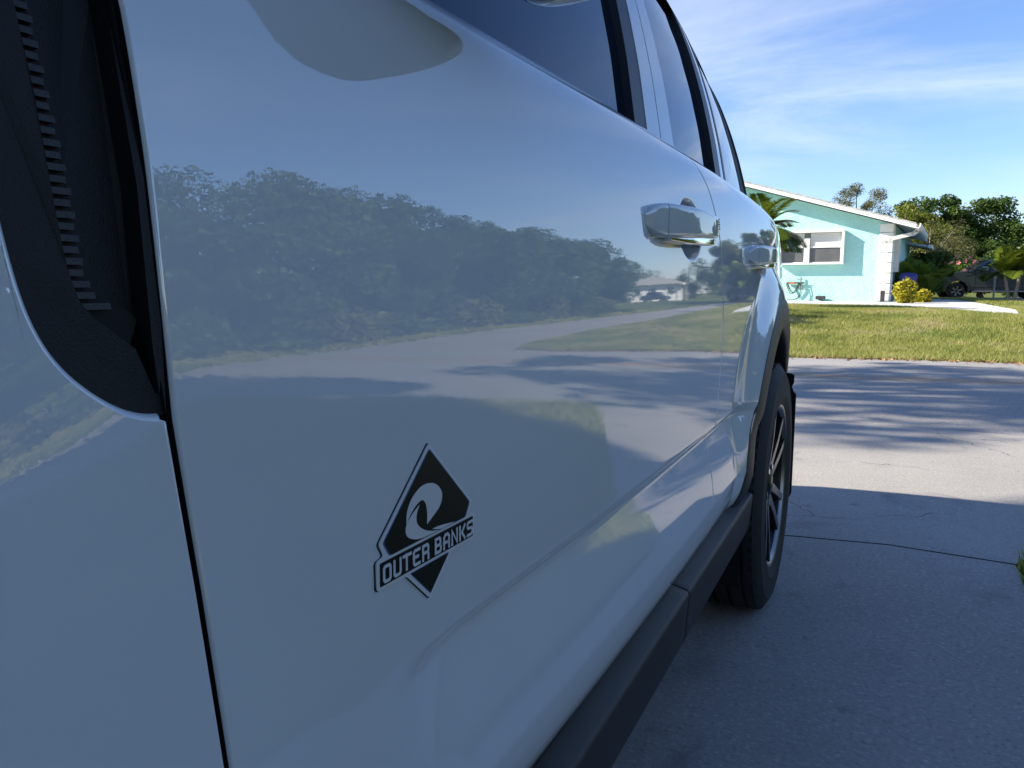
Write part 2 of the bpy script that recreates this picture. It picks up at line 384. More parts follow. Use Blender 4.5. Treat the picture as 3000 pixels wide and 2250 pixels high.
def S(y, z, dish=True):
    y = np.asarray(y, float); z = np.asarray(z, float)
    x = X0(y) + np.interp(z, _zt, _P0)
    x = x + np.interp(z, _zt, _P1) * sstep(0.41, 0.55, y) * (1 - sstep(1.76, 1.88, y))
    for cy in (WY, FY):
        r = np.hypot(y - cy, (z - WZ) * np.where(z > WZ, 0.92, 1.0)); x = x + (0.037 * (1 - sstep(0.495, 0.615, r)) if cy == WY else 0.030 * (1 - sstep(0.50, 0.80, r))) * (0.35 + 0.65 * sstep(0.42, 0.70, z))
    if dish:
        for hy, hz, k, by_ in HND:
            e = ((y - by_) / (0.092 * k)) ** 2 + ((z - hz) / 0.051) ** 2
            x = x - 0.024 * (1 - sstep(0.25, 1.0, e))
    return x
# greenhouse surface
_gz = np.array([1.15, 1.19, 1.30, 1.40, 1.50, 1.60, 1.68, 1.735, 1.80]); _go = np.array([.008, 0, -.023, -.050, -.083, -.125, -.170, -.212, -.29])
_gzd = np.linspace(1.15, 1.80, 400); _god = _smooth(_gzd, np.interp(_gzd, _gz, _go), 25)
def G(y, z):
    y = np.asarray(y, float)
    return -0.361 - 0.11 * (np.maximum(0, y - 1.2) / 1.7) ** 1.8 + np.interp(z, _gzd, _god)
CXC = -1.21                                             # car's centre line
car = tag(empty('suv', (CXC, 1.0, 0)), 'pale grey sport utility vehicle parked on the concrete drive, filling the left of the view', 'car')
def car_obj(o):
    o.parent = car; o.matrix_parent_inverse = Matrix.Translation((-CXC, -1.0, 0)); return o
def cmesh(name, V, F, mat, smooth=True, parent=None):
    o = mesh_obj(name, V, F, mat, smooth=smooth)
    return car_obj(o) if parent is None else sub(o, parent)
def sub(o, parent):
    o.parent = parent; o.matrix_parent_inverse = Matrix.Translation((-CXC, -1.0, 0)) if parent is car else Matrix.Identity(4)
    return o
def mirror(o):
    """the same panel on the far side of the car"""
    c = o.copy(); COL.objects.link(c); c.parent = car
    c.matrix_parent_inverse = Matrix.Translation((-CXC, -1.0, 0)); c.matrix_basis = Matrix.Translation((2 * CXC, 0, 0)) @ Matrix.Diagonal((-1, 1, 1, 1)); return c
def exact_normals(o, nr, ncol, Y, Z, r0, r1, c0, c1):
    """shade the panel with the true normals of the body surface; rolled edges keep their mesh normals"""
    N = np.zeros(nr * ncol * 3, np.float32); o.data.vertex_normals.foreach_get('vector', N); N = N.reshape(nr, ncol, 3).astype(float)
    y = Y[r0:r1, c0:c1]; z = np.clip(Z[r0:r1, c0:c1], .404, 1.196); e = .0012
    n = np.stack([np.ones_like(y), -(S(y + e, z) - S(y - e, z)) / (2 * e), -(S(y, z + e) - S(y, z - e)) / (2 * e)], 2); n /= np.linalg.norm(n, axis=2)[..., None]
    if N[r0:r1, c0:c1, 0].mean() < 0: o.data.flip_normals(); N = -N
    N[r0:r1, c0:c1] = n; o.data.normals_split_custom_set_from_vertices([tuple(v) for v in N.reshape(-1, 3)])
def panel(name, zs, yf, yr, nc, lips='fr', top=True, bottom=True, mat='paint', r=0.0026, deep=0.016, both=True, dist=None):
    """a body panel over the side surface: rows in z, columns between its front and rear edge, edges rolled inwards"""
    zs = np.asarray(zs); YF = np.array([yf(z) for z in zs]); YR = np.array([yr(z) for z in zs])
    a = np.linspace(0, 1, nc) if dist is None else dist
    Y = YF[:, None] + (YR - YF)[:, None] * a[None, :]; Z = np.repeat(zs[:, None], len(a), 1); X = S(Y, Z)
    ang = np.linspace(0, math.pi / 2, 6)[1:]
    if 'f' in lips:
        ys = [YF - r * math.sin(t) for t in ang[::-1]]; xs = [S(YF, zs) - r * (1 - math.cos(t)) for t in ang[::-1]]
        Y = np.c_[(YF - r)[:, None], np.array(ys).T, Y]; X = np.c_[(S(YF, zs) - deep)[:, None], np.array(xs).T, X]; Z = np.c_[np.repeat(zs[:, None], 6, 1), Z]
    if 'r' in lips:
        ys = [YR + r * math.sin(t) for t in ang]; xs = [S(YR, zs) - r * (1 - math.cos(t)) for t in ang]
        Y = np.c_[Y, np.array(ys).T, (YR + r)[:, None]]; X = np.c_[X, np.array(xs).T, (S(YR, zs) - deep)[:, None]]; Z = np.c_[Z, np.repeat(zs[:, None], 6, 1)]
    if top:
        X = np.r_[X, X[-1:] - 0.006, X[-1:] - 0.030]; Y = np.r_[Y, Y[-1:], Y[-1:]]; Z = np.r_[Z, Z[-1:] + 0.001, Z[-1:] - 0.004]
    if bottom:
        X = np.r_[X[:1] - 0.045, X[:1] - 0.006, X]; Y = np.r_[Y[:1], Y[:1], Y]; Z = np.r_[Z[:1] - 0.006, Z[:1] - 0.004, Z]
    nr, ncol = X.shape
    o = cmesh(name, np.c_[X.ravel(), Y.ravel(), Z.ravel()], grid_faces(nr, ncol), mat)
    c0 = 6 if 'f' in lips else 0; c1 = ncol - (6 if 'r' in lips else 0); r0 = 2 if bottom else 0; r1 = nr - (2 if top else 0)
    exact_normals(o, nr, ncol, Y, Z, r0, r1, c0, c1)
    if lips:
        o.data.materials.append(MAT['black_gap']); mi = np.zeros((nr - 1, ncol - 1), int)
        if 'f' in lips: mi[:, :2] = 1
        if 'r' in lips: mi[:, -2:] = 1
        o.data.polygons.foreach_set('material_index', mi.ravel())
    if both: mirror(o)
    return o
ZD = np.unique(np.round(np.r_[np.linspace(0.443, 0.50, 14), np.linspace(0.50, 0.72, 62), np.linspace(0.72, 0.97, 42), np.linspace(0.97, 1.105, 62), np.linspace(1.105, 1.180, 30)], 5))
yf1 = lambda z: float(np.interp(z, [.443, .60, .69, .796, .886, 1.01, 1.074, 1.18], [.318, .287, .2745, .2655, .2565, .2530, .2500, .2385]))
_yrz = np.linspace(.44, 1.19, 120); _yrv = _smooth(_yrz, np.interp(_yrz, [.44, .55, .70, .80, .90, .97, 1.045, 1.10, 1.14, 1.16, 1.19], [1.452, 1.464, 1.484, 1.508, 1.516, 1.502, 1.483, 1.443, 1.415, 1.385, 1.345]), 7)
yr1 = lambda z: float(np.interp(z, _yrz, _yrv))
GAP = 0.0090
dist_front = np.unique(np.r_[np.linspace(0, .62, 70), np.linspace(.62, .90, 110), np.linspace(.90, 1, 30)])
front_door = panel('front_door', ZD, yf1, yr1, 0, dist=dist_front)
def arch(z, sgn, rad=0.535):
    d = rad * rad - (z - WZ) ** 2
    return sgn * math.sqrt(d) if d > 0 else 0.0
ZQ = np.unique(np.round(np.r_[ZD, WZ + 0.535 - np.linspace(0, .2, 24) ** 2], 5)); ZQ = ZQ[ZQ <= 1.1801]
dist_rear = np.unique(np.r_[np.linspace(0, .45, 60), np.linspace(.45, 1, 130)])
rear_door = panel('rear_door', ZQ, lambda z: yr1(z) + GAP, lambda z: WY + arch(z, -1) if z < WZ + .535 else 2.30 + .075 * float(sstep(.898, 1.0, z)), 0, dist=dist_rear)
quarter = panel('quarter_panel', ZQ, lambda z: WY + GAP + arch(z, 1) if z < WZ + .535 else 2.30 + GAP + .075 * float(sstep(.898, 1.0, z)), lambda z: 3.08 - 0.35 * max(0, z - 1.0) ** 1.5, 70, lips='f')

# front fender: lower boundary straight, upper boundary follows the black vent panel
VO = [(.170, 1.125), (.1725, 1.08), (.1755, 1.02), (.1790, .985), (.1826, .9564), (.1869, .933), (.1925, .9210), (.1972, .9124), (.2070, .9030), (.2175, .8946), (.2260, .8888), (.2342, .8845), (.2400, .8828), (.2450, .8832), (.2505, .8850)]
_t = np.r_[0, np.cumsum(np.hypot(*np.diff(np.array(VO), axis=0).T))]; _tt = np.linspace(0, _t[-1], 60)
vo = np.c_[_smooth(_tt, np.interp(_tt, _t, [p[0] for p in VO]), 5), _smooth(_tt, np.interp(_tt, _t, [p[1] for p in VO]), 5)]
def fender():
    topc = [(y, 1.125) for y in np.linspace(-0.30, 0.165, 40)] + [tuple(p) for p in vo]
    nb = len(topc)
    bot_z = 0.443
    rows = 70; V = []; ncol = nb
    yend = lambda z: yf1(z) - GAP
    fr = np.linspace(0, 1, rows)
    by = np.interp(np.arange(nb), [0, 30, nb - 1], [0.166, 0.20, yend(bot_z)])
    P = np.zeros((rows, nb, 2))
    for j, (ty, tz) in enumerate(topc):
        zz_ = bot_z + (tz - bot_z) * fr
        if j == nb - 1: yy_ = np.array([yend(q) for q in zz_])
        else:
            u = j / (nb - 1); lin = by[j] + (ty - by[j]) * fr
            ref = np.array([yend(q) for q in zz_]); wgt = max(0.0, (j - 39) / (nb - 1 - 39)) ** 1.0
            yy_ = lin + (ref - np.linspace(yend(bot_z), topc[-1][0], rows)) * wgt * wgt
        P[:, j, 0] = yy_; P[:, j, 1] = zz_
    Y, Z = P[..., 0], P[..., 1]; X = S(Y, Z)
    # rolled lip along the top boundary
    T = np.array(topc); d = np.gradient(T, axis=0); d /= np.linalg.norm(d, axis=1)[:, None] + 1e-9; nrm = np.c_[-d[:, 1], d[:, 0]]
    nrm[nrm[:, 1] < 0] *= 1
    r = 0.0045
    for t in np.linspace(0, math.pi / 2, 6)[1:]:
        q = T + nrm * r * math.sin(t); Y = np.r_[Y, q[None, :, 0]]; Z = np.r_[Z, q[None, :, 1]]; X = np.r_[X, (S(T[:, 0], T[:, 1]) - r * (1 - math.cos(t)))[None]]
    Y = np.r_[Y, Y[-1:]]; Z = np.r_[Z, Z[-1:]]; X = np.r_[X, X[-1:] - 0.02]
    # rolled lip along the door gap
    yl, zl, xl = Y[:, -1].copy(), Z[:, -1].copy(), X[:, -1].copy()
    for t in np.linspace(0, math.pi / 2, 6)[1:]:
        Y = np.c_[Y, yl + 0.003 * math.sin(t)]; Z = np.c_[Z, zl]; X = np.c_[X, xl - 0.003 * (1 - math.cos(t))]
    Y = np.c_[Y, Y[:, -1]]; Z = np.c_[Z, zl]; X = np.c_[X, xl - 0.018]
    nr, ncol = X.shape
    o = cmesh('front_fender', np.c_[X.ravel(), Y.ravel(), Z.ravel()], grid_faces(nr, ncol), 'paint')
    exact_normals(o, nr, ncol, Y, Z, 0, nr - 6, 0, ncol - 6); o.data.materials.append(MAT['black_gap'])
    mi = np.zeros((nr - 1, ncol - 1), int); mi[:, -2:] = 1; o.data.polygons.foreach_set('material_index', mi.ravel()); mirror(o); return o
fender()
# forward part of the fender, round the front wheel
ZF = np.linspace(0.443, 1.125, 50)
def fw_rear(z): return 0.166 if z > 1.0 else float(np.interp(z, [.443, 1.0], [.166, .166]))
panel('front_fender', ZF[ZF > 0.4], lambda z: max(FY + arch(z, 1), -0.28) if z < WZ + .535 else -0.37, lambda z: 0.167, 30, lips='', top=False)
panel('front_fender', ZF, lambda z: -1.02, lambda z: FY + arch(z, -1) if z < WZ + .535 else FY, 24, lips='', top=False)

# ---- black vent panel on the fender with its ribbed strip
def vplate(name, poly, off, mat, thick=0.006, sm=False):
    n = len(poly); V = [(float(S(y, z)) + off, y, z) for y, z in poly] + [(float(S(y, z)) + off - thick, y, z) for y, z in poly]
    F = [tuple(range(n))] + [(i, i + n, (i + 1) % n + n, (i + 1) % n) for i in range(n)]
    return fix_normals(cmesh(name, V, F, mat, smooth=False))
ribL = [(.1985, 1.13), (.2011, 1.0601), (.2043, 1.027), (.2069, .99), (.2094, .9626), (.2115, .951), (.2145, .9421), (.2200, .9350), (.2267, .9299), (.2390, .9200)]
ribR = [(.2060, 1.13), (.2087, 1.0603), (.2121, 1.0265), (.2164, .9911), (.2188, .9594), (.2200, .953), (.2235, .9470), (.2300, .9415), (.2400, .9373), (.2440, .9330)]
vin = [(p[0] + .0015, p[1] + .0035) for p in vo[::3]]
o = vplate('vent_frame', [(.176, 1.13)] + [(max(.1745, y + .001), z + .002) for y, z in vo[2::3]] + [(.2508, .8875), (.2490, .905), (.2475, .8979)] + [(.2390, .9200)] + ribL[::-1][1:], -.0035, 'black_plastic', .02)
vplate('vent_frame', [(.2405, 1.13), (.2403, 1.0744), (.2451, .9942), (.2461, .9199), (.2478, .8979), (.2490, .905), (.2508, .8875), (.2515, .93), (.2490, 1.0), (.2440, 1.0744), (.238, 1.13)], -.0012, 'black_plastic', .02)
vplate('vent_recess', ribR + [(.2461, .9199), (.2451, .9942), (.2403, 1.0744), (.2405, 1.13)], -.0125, 'black_plastic', .004)
vplate('vent_channel', ribL + ribR[::-1], -.0080, 'black_gap', .003)
for k in range(44):
    z = 1.118 - k * 0.0049
    yl = float(np.interp(-z, [-p[1] for p in ribL], [p[0] for p in ribL])); yr = float(np.interp(-z, [-p[1] for p in ribR], [p[0] for p in ribR]))
    if z < 0.940: break
    x = float(S(yl, z)); V = []; st = .0012 * (k % 2)
    for zz_, xx in ((z, -.0044), (z - .0029, -.0038), (z - .0029, -.0095), (z, -.0095)):
        V += [(x + xx, yl + .0002, zz_), (x + xx, yr - .0006 - st, zz_)]
    fix_normals(cmesh('rib', V, [(0, 1, 3, 2), (2, 3, 5, 4), (4, 5, 7, 6), (6, 7, 1, 0), (0, 2, 4, 6), (1, 7, 5, 3)], 'grey_cladding', smooth=False))

# ---- dark inner shell so that gaps read black
zi = np.linspace(0.44, 1.172, 20); yi = np.linspace(-0.02, 1.80, 40); Yi, Zi = np.meshgrid(yi, zi); Xi = S(Yi, Zi, False) - 0.050
mirror(cmesh('inner_shell', np.c_[Xi.ravel(), Yi.ravel(), Zi.ravel()], grid_faces(*Xi.shape), 'black_gap'))
yi = np.linspace(1.75, 3.0, 40); zi = np.linspace(0.92, 1.172, 10); Yi, Zi = np.meshgrid(yi, zi); Xi = S(Yi, Zi, False) - 0.055
mirror(cmesh('inner_shell', np.c_[Xi.ravel(), Yi.ravel(), Zi.ravel()], grid_faces(*Xi.shape), 'black_gap'))
car_obj(MB().box(-2.03, -0.42, 0.12, 1.80, 0.24, 0.40).build('underbody', 'black_gap'))
car_obj(MB().prism([(.55, 1.0), (2.85, 1.0), (2.75, 1.55), (2.55, 1.70), (1.05, 1.70)], -1.72, -.70, 'x').build('sun_leak_block', 'black_gap'))  # solid blocks added inside the car to stop sun leaking through the body
car_obj(MB().box(-1.90, -.56, 2.55, 2.98, .55, 1.30).build('sun_leak_block', 'black_gap'))
car_obj(MB().box(-1.75, -0.67, -0.9, 3.0, 0.30, 0.60).build('underbody', 'black_gap'))

# ---- rocker cladding in two lengths, each with a rolled ridge
def rocker(y0, y1, endcut=True):
    sec = [(-.330, .444), (-.3045, .4405), (-.2985, .4395), (-.2790, .4345), (-.2755, .4325), (-.2735, .4285), (-.2735, .4235), (-.2790, .352), (-.2830, .336), (-.2890, .326), (-.300, .322), (-.40, .318)]
    ys = np.linspace(y0, y1, 30); V = []
    for y in ys:
        for x, z in sec: V.append((x, y, z))
    n = len(sec); F = grid_faces(len(ys), n, True) + [tuple(range(n)), tuple(reversed([(len(ys) - 1) * n + i for i in range(n)]))]
    o = fix_normals(cmesh('rocker_cladding', V, F, 'grey_cladding')); bevel(o, .002, 2, 50)
    o.data.polygons.foreach_set('use_smooth', [len(p.vertices) == 4 for p in o.data.polygons]); mirror(o)
rocker(0.02, 1.236); rocker(1.240, 1.915)
# seal between door and cladding
mirror(car_obj(MB().tube([(-.312, 0.0, .4425), (-.3115, 1.0, .4425), (-.313, 1.95, .4425)], .0032, 6).build('door_seal', 'rubber_seal', smooth=True)))

# ---- wheel-arch flares, liners and mud flaps
def flare(cy, a0, a1):
    sec = [(.462, -.075), (.462, -.006), (.465, .001), (.472, .006), (.484, .0085), (.510, .0075), (.532, .0045), (.541, .0025), (.545, -.002), (.547, -.03)]
    A = np.linspace(a0, a1, 90); V = []
    for t in A:
        xb = float(S(cy + .545 * math.cos(t), WZ + .545 * math.sin(t), False))
        for r, x in sec: V.append((xb + x, cy + r * math.cos(t), WZ + r * math.sin(t)))
    o = cmesh('wheel_arch', V, grid_faces(len(A), len(sec)), 'grey_cladding'); fix_normals(o); mirror(o)
    V = []; A = np.linspace(R_(-20), R_(200), 40)
    for t in A:
        for r, x in ((.465, -.29), (.462, -.45), (.462, -.62), (.02, -.625)): V.append((x, cy + r * math.cos(t), WZ + r * math.sin(t)))
    mirror(cmesh('wheel_well', V, grid_faces(len(A), 4), 'black_gap'))
flare(WY, R_(-8), R_(186)); flare(FY, R_(-6), R_(188))
def flap():
    o = MB(); poly = [(-.45, .66), (-.272, .66), (-.260, .655), (-.260, .63), (-.266, .615), (-.260, .60), (-.252, .592), (-.252, .26), (-.258, .245), (-.45, .245)]
    o.prism([(p[0], p[1]) for p in poly], 2.618, 2.632, 'y'); q = fix_normals(car_obj(o.build('mud_flap', 'black_plastic'))); mirror(q)
flap()

# ---- wheels
def lathe(sec, n, cx=0.0):
    V = []; A = np.linspace(0, 2 * math.pi, n, endpoint=False)
    for t in A:
        for r, x in sec: V.append((x, r * math.cos(t), r * math.sin(t)))
    k = len(sec); F = [(i * k + j, i * k + j + 1, ((i + 1) % n) * k + j + 1, ((i + 1) % n) * k + j) for i in range(n) for j in range(k - 1)]
    return V, F
def wheel(x, y, flip=False):
    """x is the plane of the outer sidewall; local +x points outwards"""
    w_ = empty('wheel'); car_obj(w_); w_.matrix_basis = Matrix.Translation((x, y, WZ)) @ (Matrix.Rotation(math.pi, 4, 'Z') if flip else Matrix.Identity(4))
    sec = [(.222, -.03), (.232, -.012), (.240, -.006), (.262, -.002), (.268, .0005), (.272, -.001), (.300, .001), (.322, -.003), (.326, -.0015), (.334, -.006), (.345, -.012), (.354, -.021), (.3595, -.030), (.3600, -.044), (.3535, -.0455), (.3535, -.0515), (.3615, -.053), (.3630, -.083), (.3545, -.0845), (.3545, -.0925), (.3630, -.094), (.3632, -.124), (.3545, -.1255), (.3545, -.1335), (.363, -.135), (.3615, -.166), (.3535, -.1675), (.3535, -.173), (.360, -.1745), (.358, -.19), (.345, -.208), (.30, -.218), (.24, -.212), (.222, -.19)]
    V, F = lathe(sec, 120); ty = mesh_obj('tyre', V, F, 'tyre_rubber', w_, True)
    fix_normals(ty); ty.modifiers.new('edge', 'EDGE_SPLIT').split_angle = R_(38)
    # shoulder tread blocks
    tb = MB()
    for k in range(72):
        M = Matrix.Rotation(2 * math.pi * k / 72, 4, 'X')
        tb.box(-.030, -.020, -.009, .009, .3545, .3592, M)
    tb.build('tread_blocks', 'tyre_rubber', ty)['kind'] = 'stuff'
    V, F = lathe([(.2, -.20), (.215, -.19), (.218, -.10), (.222, -.03), (.229, -.016), (.237, -.0075), (.2405, -.0085), (.2395, -.014)], 96); fix_normals(mesh_obj('rim', V, F, 'dark_alloy', w_, True))
    V, F = lathe([(.2245, -.020), (.2300, -.0125), (.2365, -.0068), (.2400, -.0078)], 96); fix_normals(mesh_obj('rim_lip', V, F, 'machined_alloy', w_, True))
    for k in range(5):
        a = 2 * math.pi * k / 5 + 0.31; face = MB(); side = MB()
        for sgn in (-1, 1):
            # each spoke is a pair of tapered arms
            P0 = (.050, sgn * .018); P1 = (.228, sgn * .052); w0, w1 = .016, .012
            ring = []
            for (r_, t_), hw, xf, xb in ((P0, w0, -.030, -.075), ((.14, sgn * .034), .0125, -.020, -.070), (P1, w1, -.014, -.060)):
                ring.append([(xf, t_ - hw, r_), (xf, t_ + hw, r_), (xb, t_ + hw * 1.3, r_), (xb, t_ - hw * 1.3, r_)])
            V = [p for q in ring for p in q]; M = Matrix.Rotation(a, 4, 'X'); V = [tuple(M @ Vector(p)) for p in V]
            Fs = [(i * 4 + j, i * 4 + (j + 1) % 4, (i + 1) * 4 + (j + 1) % 4, (i + 1) * 4 + j) for i in range(2) for j in range(4)]
            side.add(V, Fs)
            Vf = [tuple(M @ Vector((p[0] + .0012, p[1] * 1.0, p[2]))) for q in ring for p in ((q[0][0], q[0][1] + .0015, q[0][2]), (q[1][0], q[1][1] - .0015, q[1][2]))]
            face.add(Vf, [(0, 1, 3, 2), (2, 3, 5, 4)])
        sp_ = fix_normals(side.build('spoke', 'dark_alloy', w_)); face.build('spoke_face', 'machined_alloy', w_)
    V, F = lathe([(.0, -.020), (.028, -.021), (.034, -.026), (.070, -.034), (.075, -.075)], 40); fix_normals(mesh_obj('hub_cap', V, F, 'dark_alloy', w_, True))
    V, F = lathe([(.02, -.10), (.165, -.10), (.168, -.125), (.02, -.125)], 48); fix_normals(mesh_obj('brake_disc', V, F, 'galvanised', w_, True))
    for k in range(5):
        a = 2 * math.pi * (k + .5) / 5; nb_ = MB().tube([(-.045, .057 * math.sin(a), .057 * math.cos(a)), (-.024, .057 * math.sin(a), .057 * math.cos(a))], .009, 6); nb_.build('wheel_nut', 'chrome', w_)
wheel(-.256, WY); wheel(-.256, FY); wheel(2 * CXC + .256, WY, True); wheel(2 * CXC + .256, FY, True)

# ---- greenhouse: panes, pillars and seals lie on one leaning surface
ZG = np.linspace(1.172, 1.715, 34); ZW = np.linspace(1.174, 1.635, 30)
def gpiece(name, y0, y1, mat, zs=ZG, off=0.0, nc=10, thick=0.006, both=True):
    """strip of the greenhouse between y0(z) and y1(z), with real thickness"""
    f0 = y0 if callable(y0) else (lambda z: y0); f1 = y1 if callable(y1) else (lambda z: y1)
    a = np.linspace(0, 1, nc); Y = np.array([[f0(z) + (f1(z) - f0(z)) * t for t in a] for z in zs]); Z = np.repeat(np.asarray(zs)[:, None], nc, 1); X = G(Y, Z) + off
    Yp = np.c_[Y[:, :1], Y, Y[:, -1:]]; Zp = np.c_[Z[:, :1], Z, Z[:, -1:]]; Xp = np.c_[X[:, :1] - thick, X, X[:, -1:] - thick]
    Yp = np.r_[Yp, Yp[-1:]]; Zp = np.r_[Zp, Zp[-1:]]; Xp = np.r_[Xp, Xp[-1:] - thick]
    o = cmesh(name, np.c_[Xp.ravel(), Yp.ravel(), Zp.ravel()], grid_faces(*Xp.shape), mat)
    o.modifiers.new('edge', 'EDGE_SPLIT').split_angle = R_(40)
    if both: mirror(o)
    return o
ln = lambda k, b: (lambda z: b + (z - 1.18) * k)
YA = lambda z: 0.02 + (z - 1.18) * 1.30                   # A-pillar line
gpiece('front_window', lambda z: YA(z) + .07, ln(.20, 1.157), 'tinted_glass', ZW, -.012, 30)
gpiece('window_seal', ln(.20, 1.155), ln(.20, 1.216), 'rubber_seal', ZW, .001, 4, .014)
gpiece('pillar_panel', ln(.20, 1.2175), ln(.16, 1.300), 'paint', ZG, .002, 8, .012)
gpiece('pillar_panel', ln(.16, 1.305), ln(.10, 1.398), 'paint', ZG, .002, 8, .012)
gpiece('rear_window', ln(.10, 1.400), ln(.22, 1.862), 'tinted_glass', ZW, -.010, 24)
gpiece('window_seal', ln(.22, 1.860), ln(.20, 1.955), 'rubber_seal', ZW, .003, 6, .014)
gpiece('pillar_panel', ln(.20, 1.957), ln(.20, 2.022), 'paint', ZG, .003, 6, .012)
gpiece('quarter_window', ln(.20, 2.052), lambda z: 2.80 - (z - 1.18) * .12, 'tinted_glass', ZW, -.004, 24)
gpiece('window_seal', ln(.20, 2.020), ln(.20, 2.054), 'rubber_seal', ZG, .004, 4, .014)
gpiece('pillar_panel', lambda z: 2.80 - (z - 1.18) * .12, lambda z: 2.945 - (z - 1.18) * .10, 'paint', ZG, .002, 8, .014)
gpiece('window_seal', lambda z: 2.93 - (z - 1.18) * .10, lambda z: 2.958 - (z - 1.18) * .10, 'rubber_seal', ZG, .007, 4, .014)
gpiece('windscreen_pillar', lambda z: YA(z) - .02, lambda z: YA(z) + .075, 'paint', ZG, .002, 6, .02)
ZT = np.linspace(1.628, 1.722, 8)
gpiece('window_seal', lambda z: YA(z) + .06, 1.25, 'rubber_seal', np.linspace(1.625, 1.650, 4), .003, 16, .012)
gpiece('window_seal', 1.45, 2.04, 'rubber_seal', np.linspace(1.625, 1.650, 4), .004, 16, .012)
gpiece('roof_rail', lambda z: YA(z) + .06, 2.93, 'paint', np.linspace(1.648, 1.74, 8), .0035, 40, .02)
# roof, windscreen, bonnet, tail: close the body
def loft_top(name, mat, ys, fz, xs_half, crown, both=False):
    V = []; n = 13
    for y in ys:
        hw = xs_half(y); z0 = fz(y)
        for t in np.linspace(-1, 1, n): V.append((CXC + hw * t, y, z0 + crown * (1 - t * t)))
    return cmesh(name, V, grid_faces(len(ys), n, True), mat)
loft_top('roof', 'paint', np.linspace(.62, 2.94, 30), lambda y: 1.728 - .02 * max(0, y - 2.4), lambda y: abs(float(G(y, 1.735)) - CXC) + .012, .045)
car_obj(MB().tube([(-.63, .9, 1.765), (-.622, 1.5, 1.775), (-.64, 2.2, 1.772), (-.68, 2.8, 1.755)], .014, 8).build('roof_rack_rail', 'black_plastic', smooth=True))
car_obj(MB().tube([(2*CXC+.63, .9, 1.765), (2*CXC+.622, 1.5, 1.775), (2*CXC+.64, 2.2, 1.772), (2*CXC+.68, 2.8, 1.755)], .014, 8).build('roof_rack_rail', 'black_plastic', smooth=True))
V = []
for t in np.linspace(0, 1, 12):
    z = 1.165 + t * .575; y = YA(z) - .02; hw = abs(float(G(y, z)) - CXC) - .004
    for s_ in np.linspace(-1, 1, 13): V.append((CXC + hw * s_, y - .10 * (1 - s_ * s_), z + .03 * t * (1 - s_ * s_)))
cmesh('windscreen', V, grid_faces(12, 13), 'tinted_glass')
loft_top('bonnet', 'paint', np.linspace(-1.02, .05, 20), lambda y: 1.128 - .05 * max(0, -y - .6) ** 1.5, lambda y: abs(float(S(y, 1.12)) - CXC) + .002, .045)
V = []
for z in np.linspace(.40, 1.735, 24):
    hw = abs((float(S(3.06, z)) if z < 1.175 else float(G(2.94, z))) - CXC); y = (3.09 if z < 1.175 else 2.945 - (z - 1.18) * .1)
    for s_ in np.linspace(-1, 1, 11): V.append((CXC + hw * s_, y + .06 * (1 - s_ * s_), z))
cmesh('tailgate', V, grid_faces(24, 11), 'paint')
V = []
for z in np.linspace(.34, 1.125, 16):
    hw = abs(float(S(-1.0, z)) - CXC)
    for s_ in np.linspace(-1, 1, 11): V.append((CXC + hw * s_, -1.02 - .13 * (1 - s_ ** 4), z))
cmesh('front_bumper', V, grid_faces(16, 11, True), 'black_plastic')

# ---- door handles: fixed cap, grip and bright strip, each one lofted
def loft(name, secs, mat, parent=None, n=36, ex=6.5, caps=True):
    """secs: (y, xin, xout, zlo, zhi) -> super-elliptic tube along y"""
    V = []
    for y, xi, xo, z0, z1 in secs:
        for k in range(n):
            t = 2 * math.pi * k / n; c, s_ = math.cos(t), math.sin(t)
            V.append(((xi + xo) / 2 + (xo - xi) / 2 * math.copysign(abs(c) ** (2 / ex), c), y, (z0 + z1) / 2 + (z1 - z0) / 2 * math.copysign(abs(s_) ** (2 / ex), s_)))
    F = [(i * n + j, (i + 1) * n + j, (i + 1) * n + (j + 1) % n, i * n + (j + 1) % n) for i in range(len(secs) - 1) for j in range(n)]
    if caps: F += [tuple(range(n)), tuple(reversed(range((len(secs) - 1) * n, len(secs) * n)))]
    o = fix_normals(cmesh(name, V, F, mat)); o.modifiers.new('edge', 'EDGE_SPLIT').split_angle = R_(42); return o
def spline_secs(secs, m_=6):
    A = np.array(secs); t = np.arange(len(A)); tt = np.linspace(0, len(A) - 1, (len(A) - 1) * m_ + 1); out_ = []
    for q in tt:
        i = min(int(q), len(A) - 2); f = q - i; p0 = A[max(i - 1, 0)]; p1 = A[i]; p2 = A[i + 1]; p3 = A[min(i + 2, len(A) - 1)]
        out_.append(tuple(0.5 * ((2 * p1) + (-p0 + p2) * f + (2 * p0 - 5 * p1 + 4 * p2 - p3) * f * f + (-p0 + 3 * p1 - 3 * p2 + p3) * f ** 3)))
    return out_
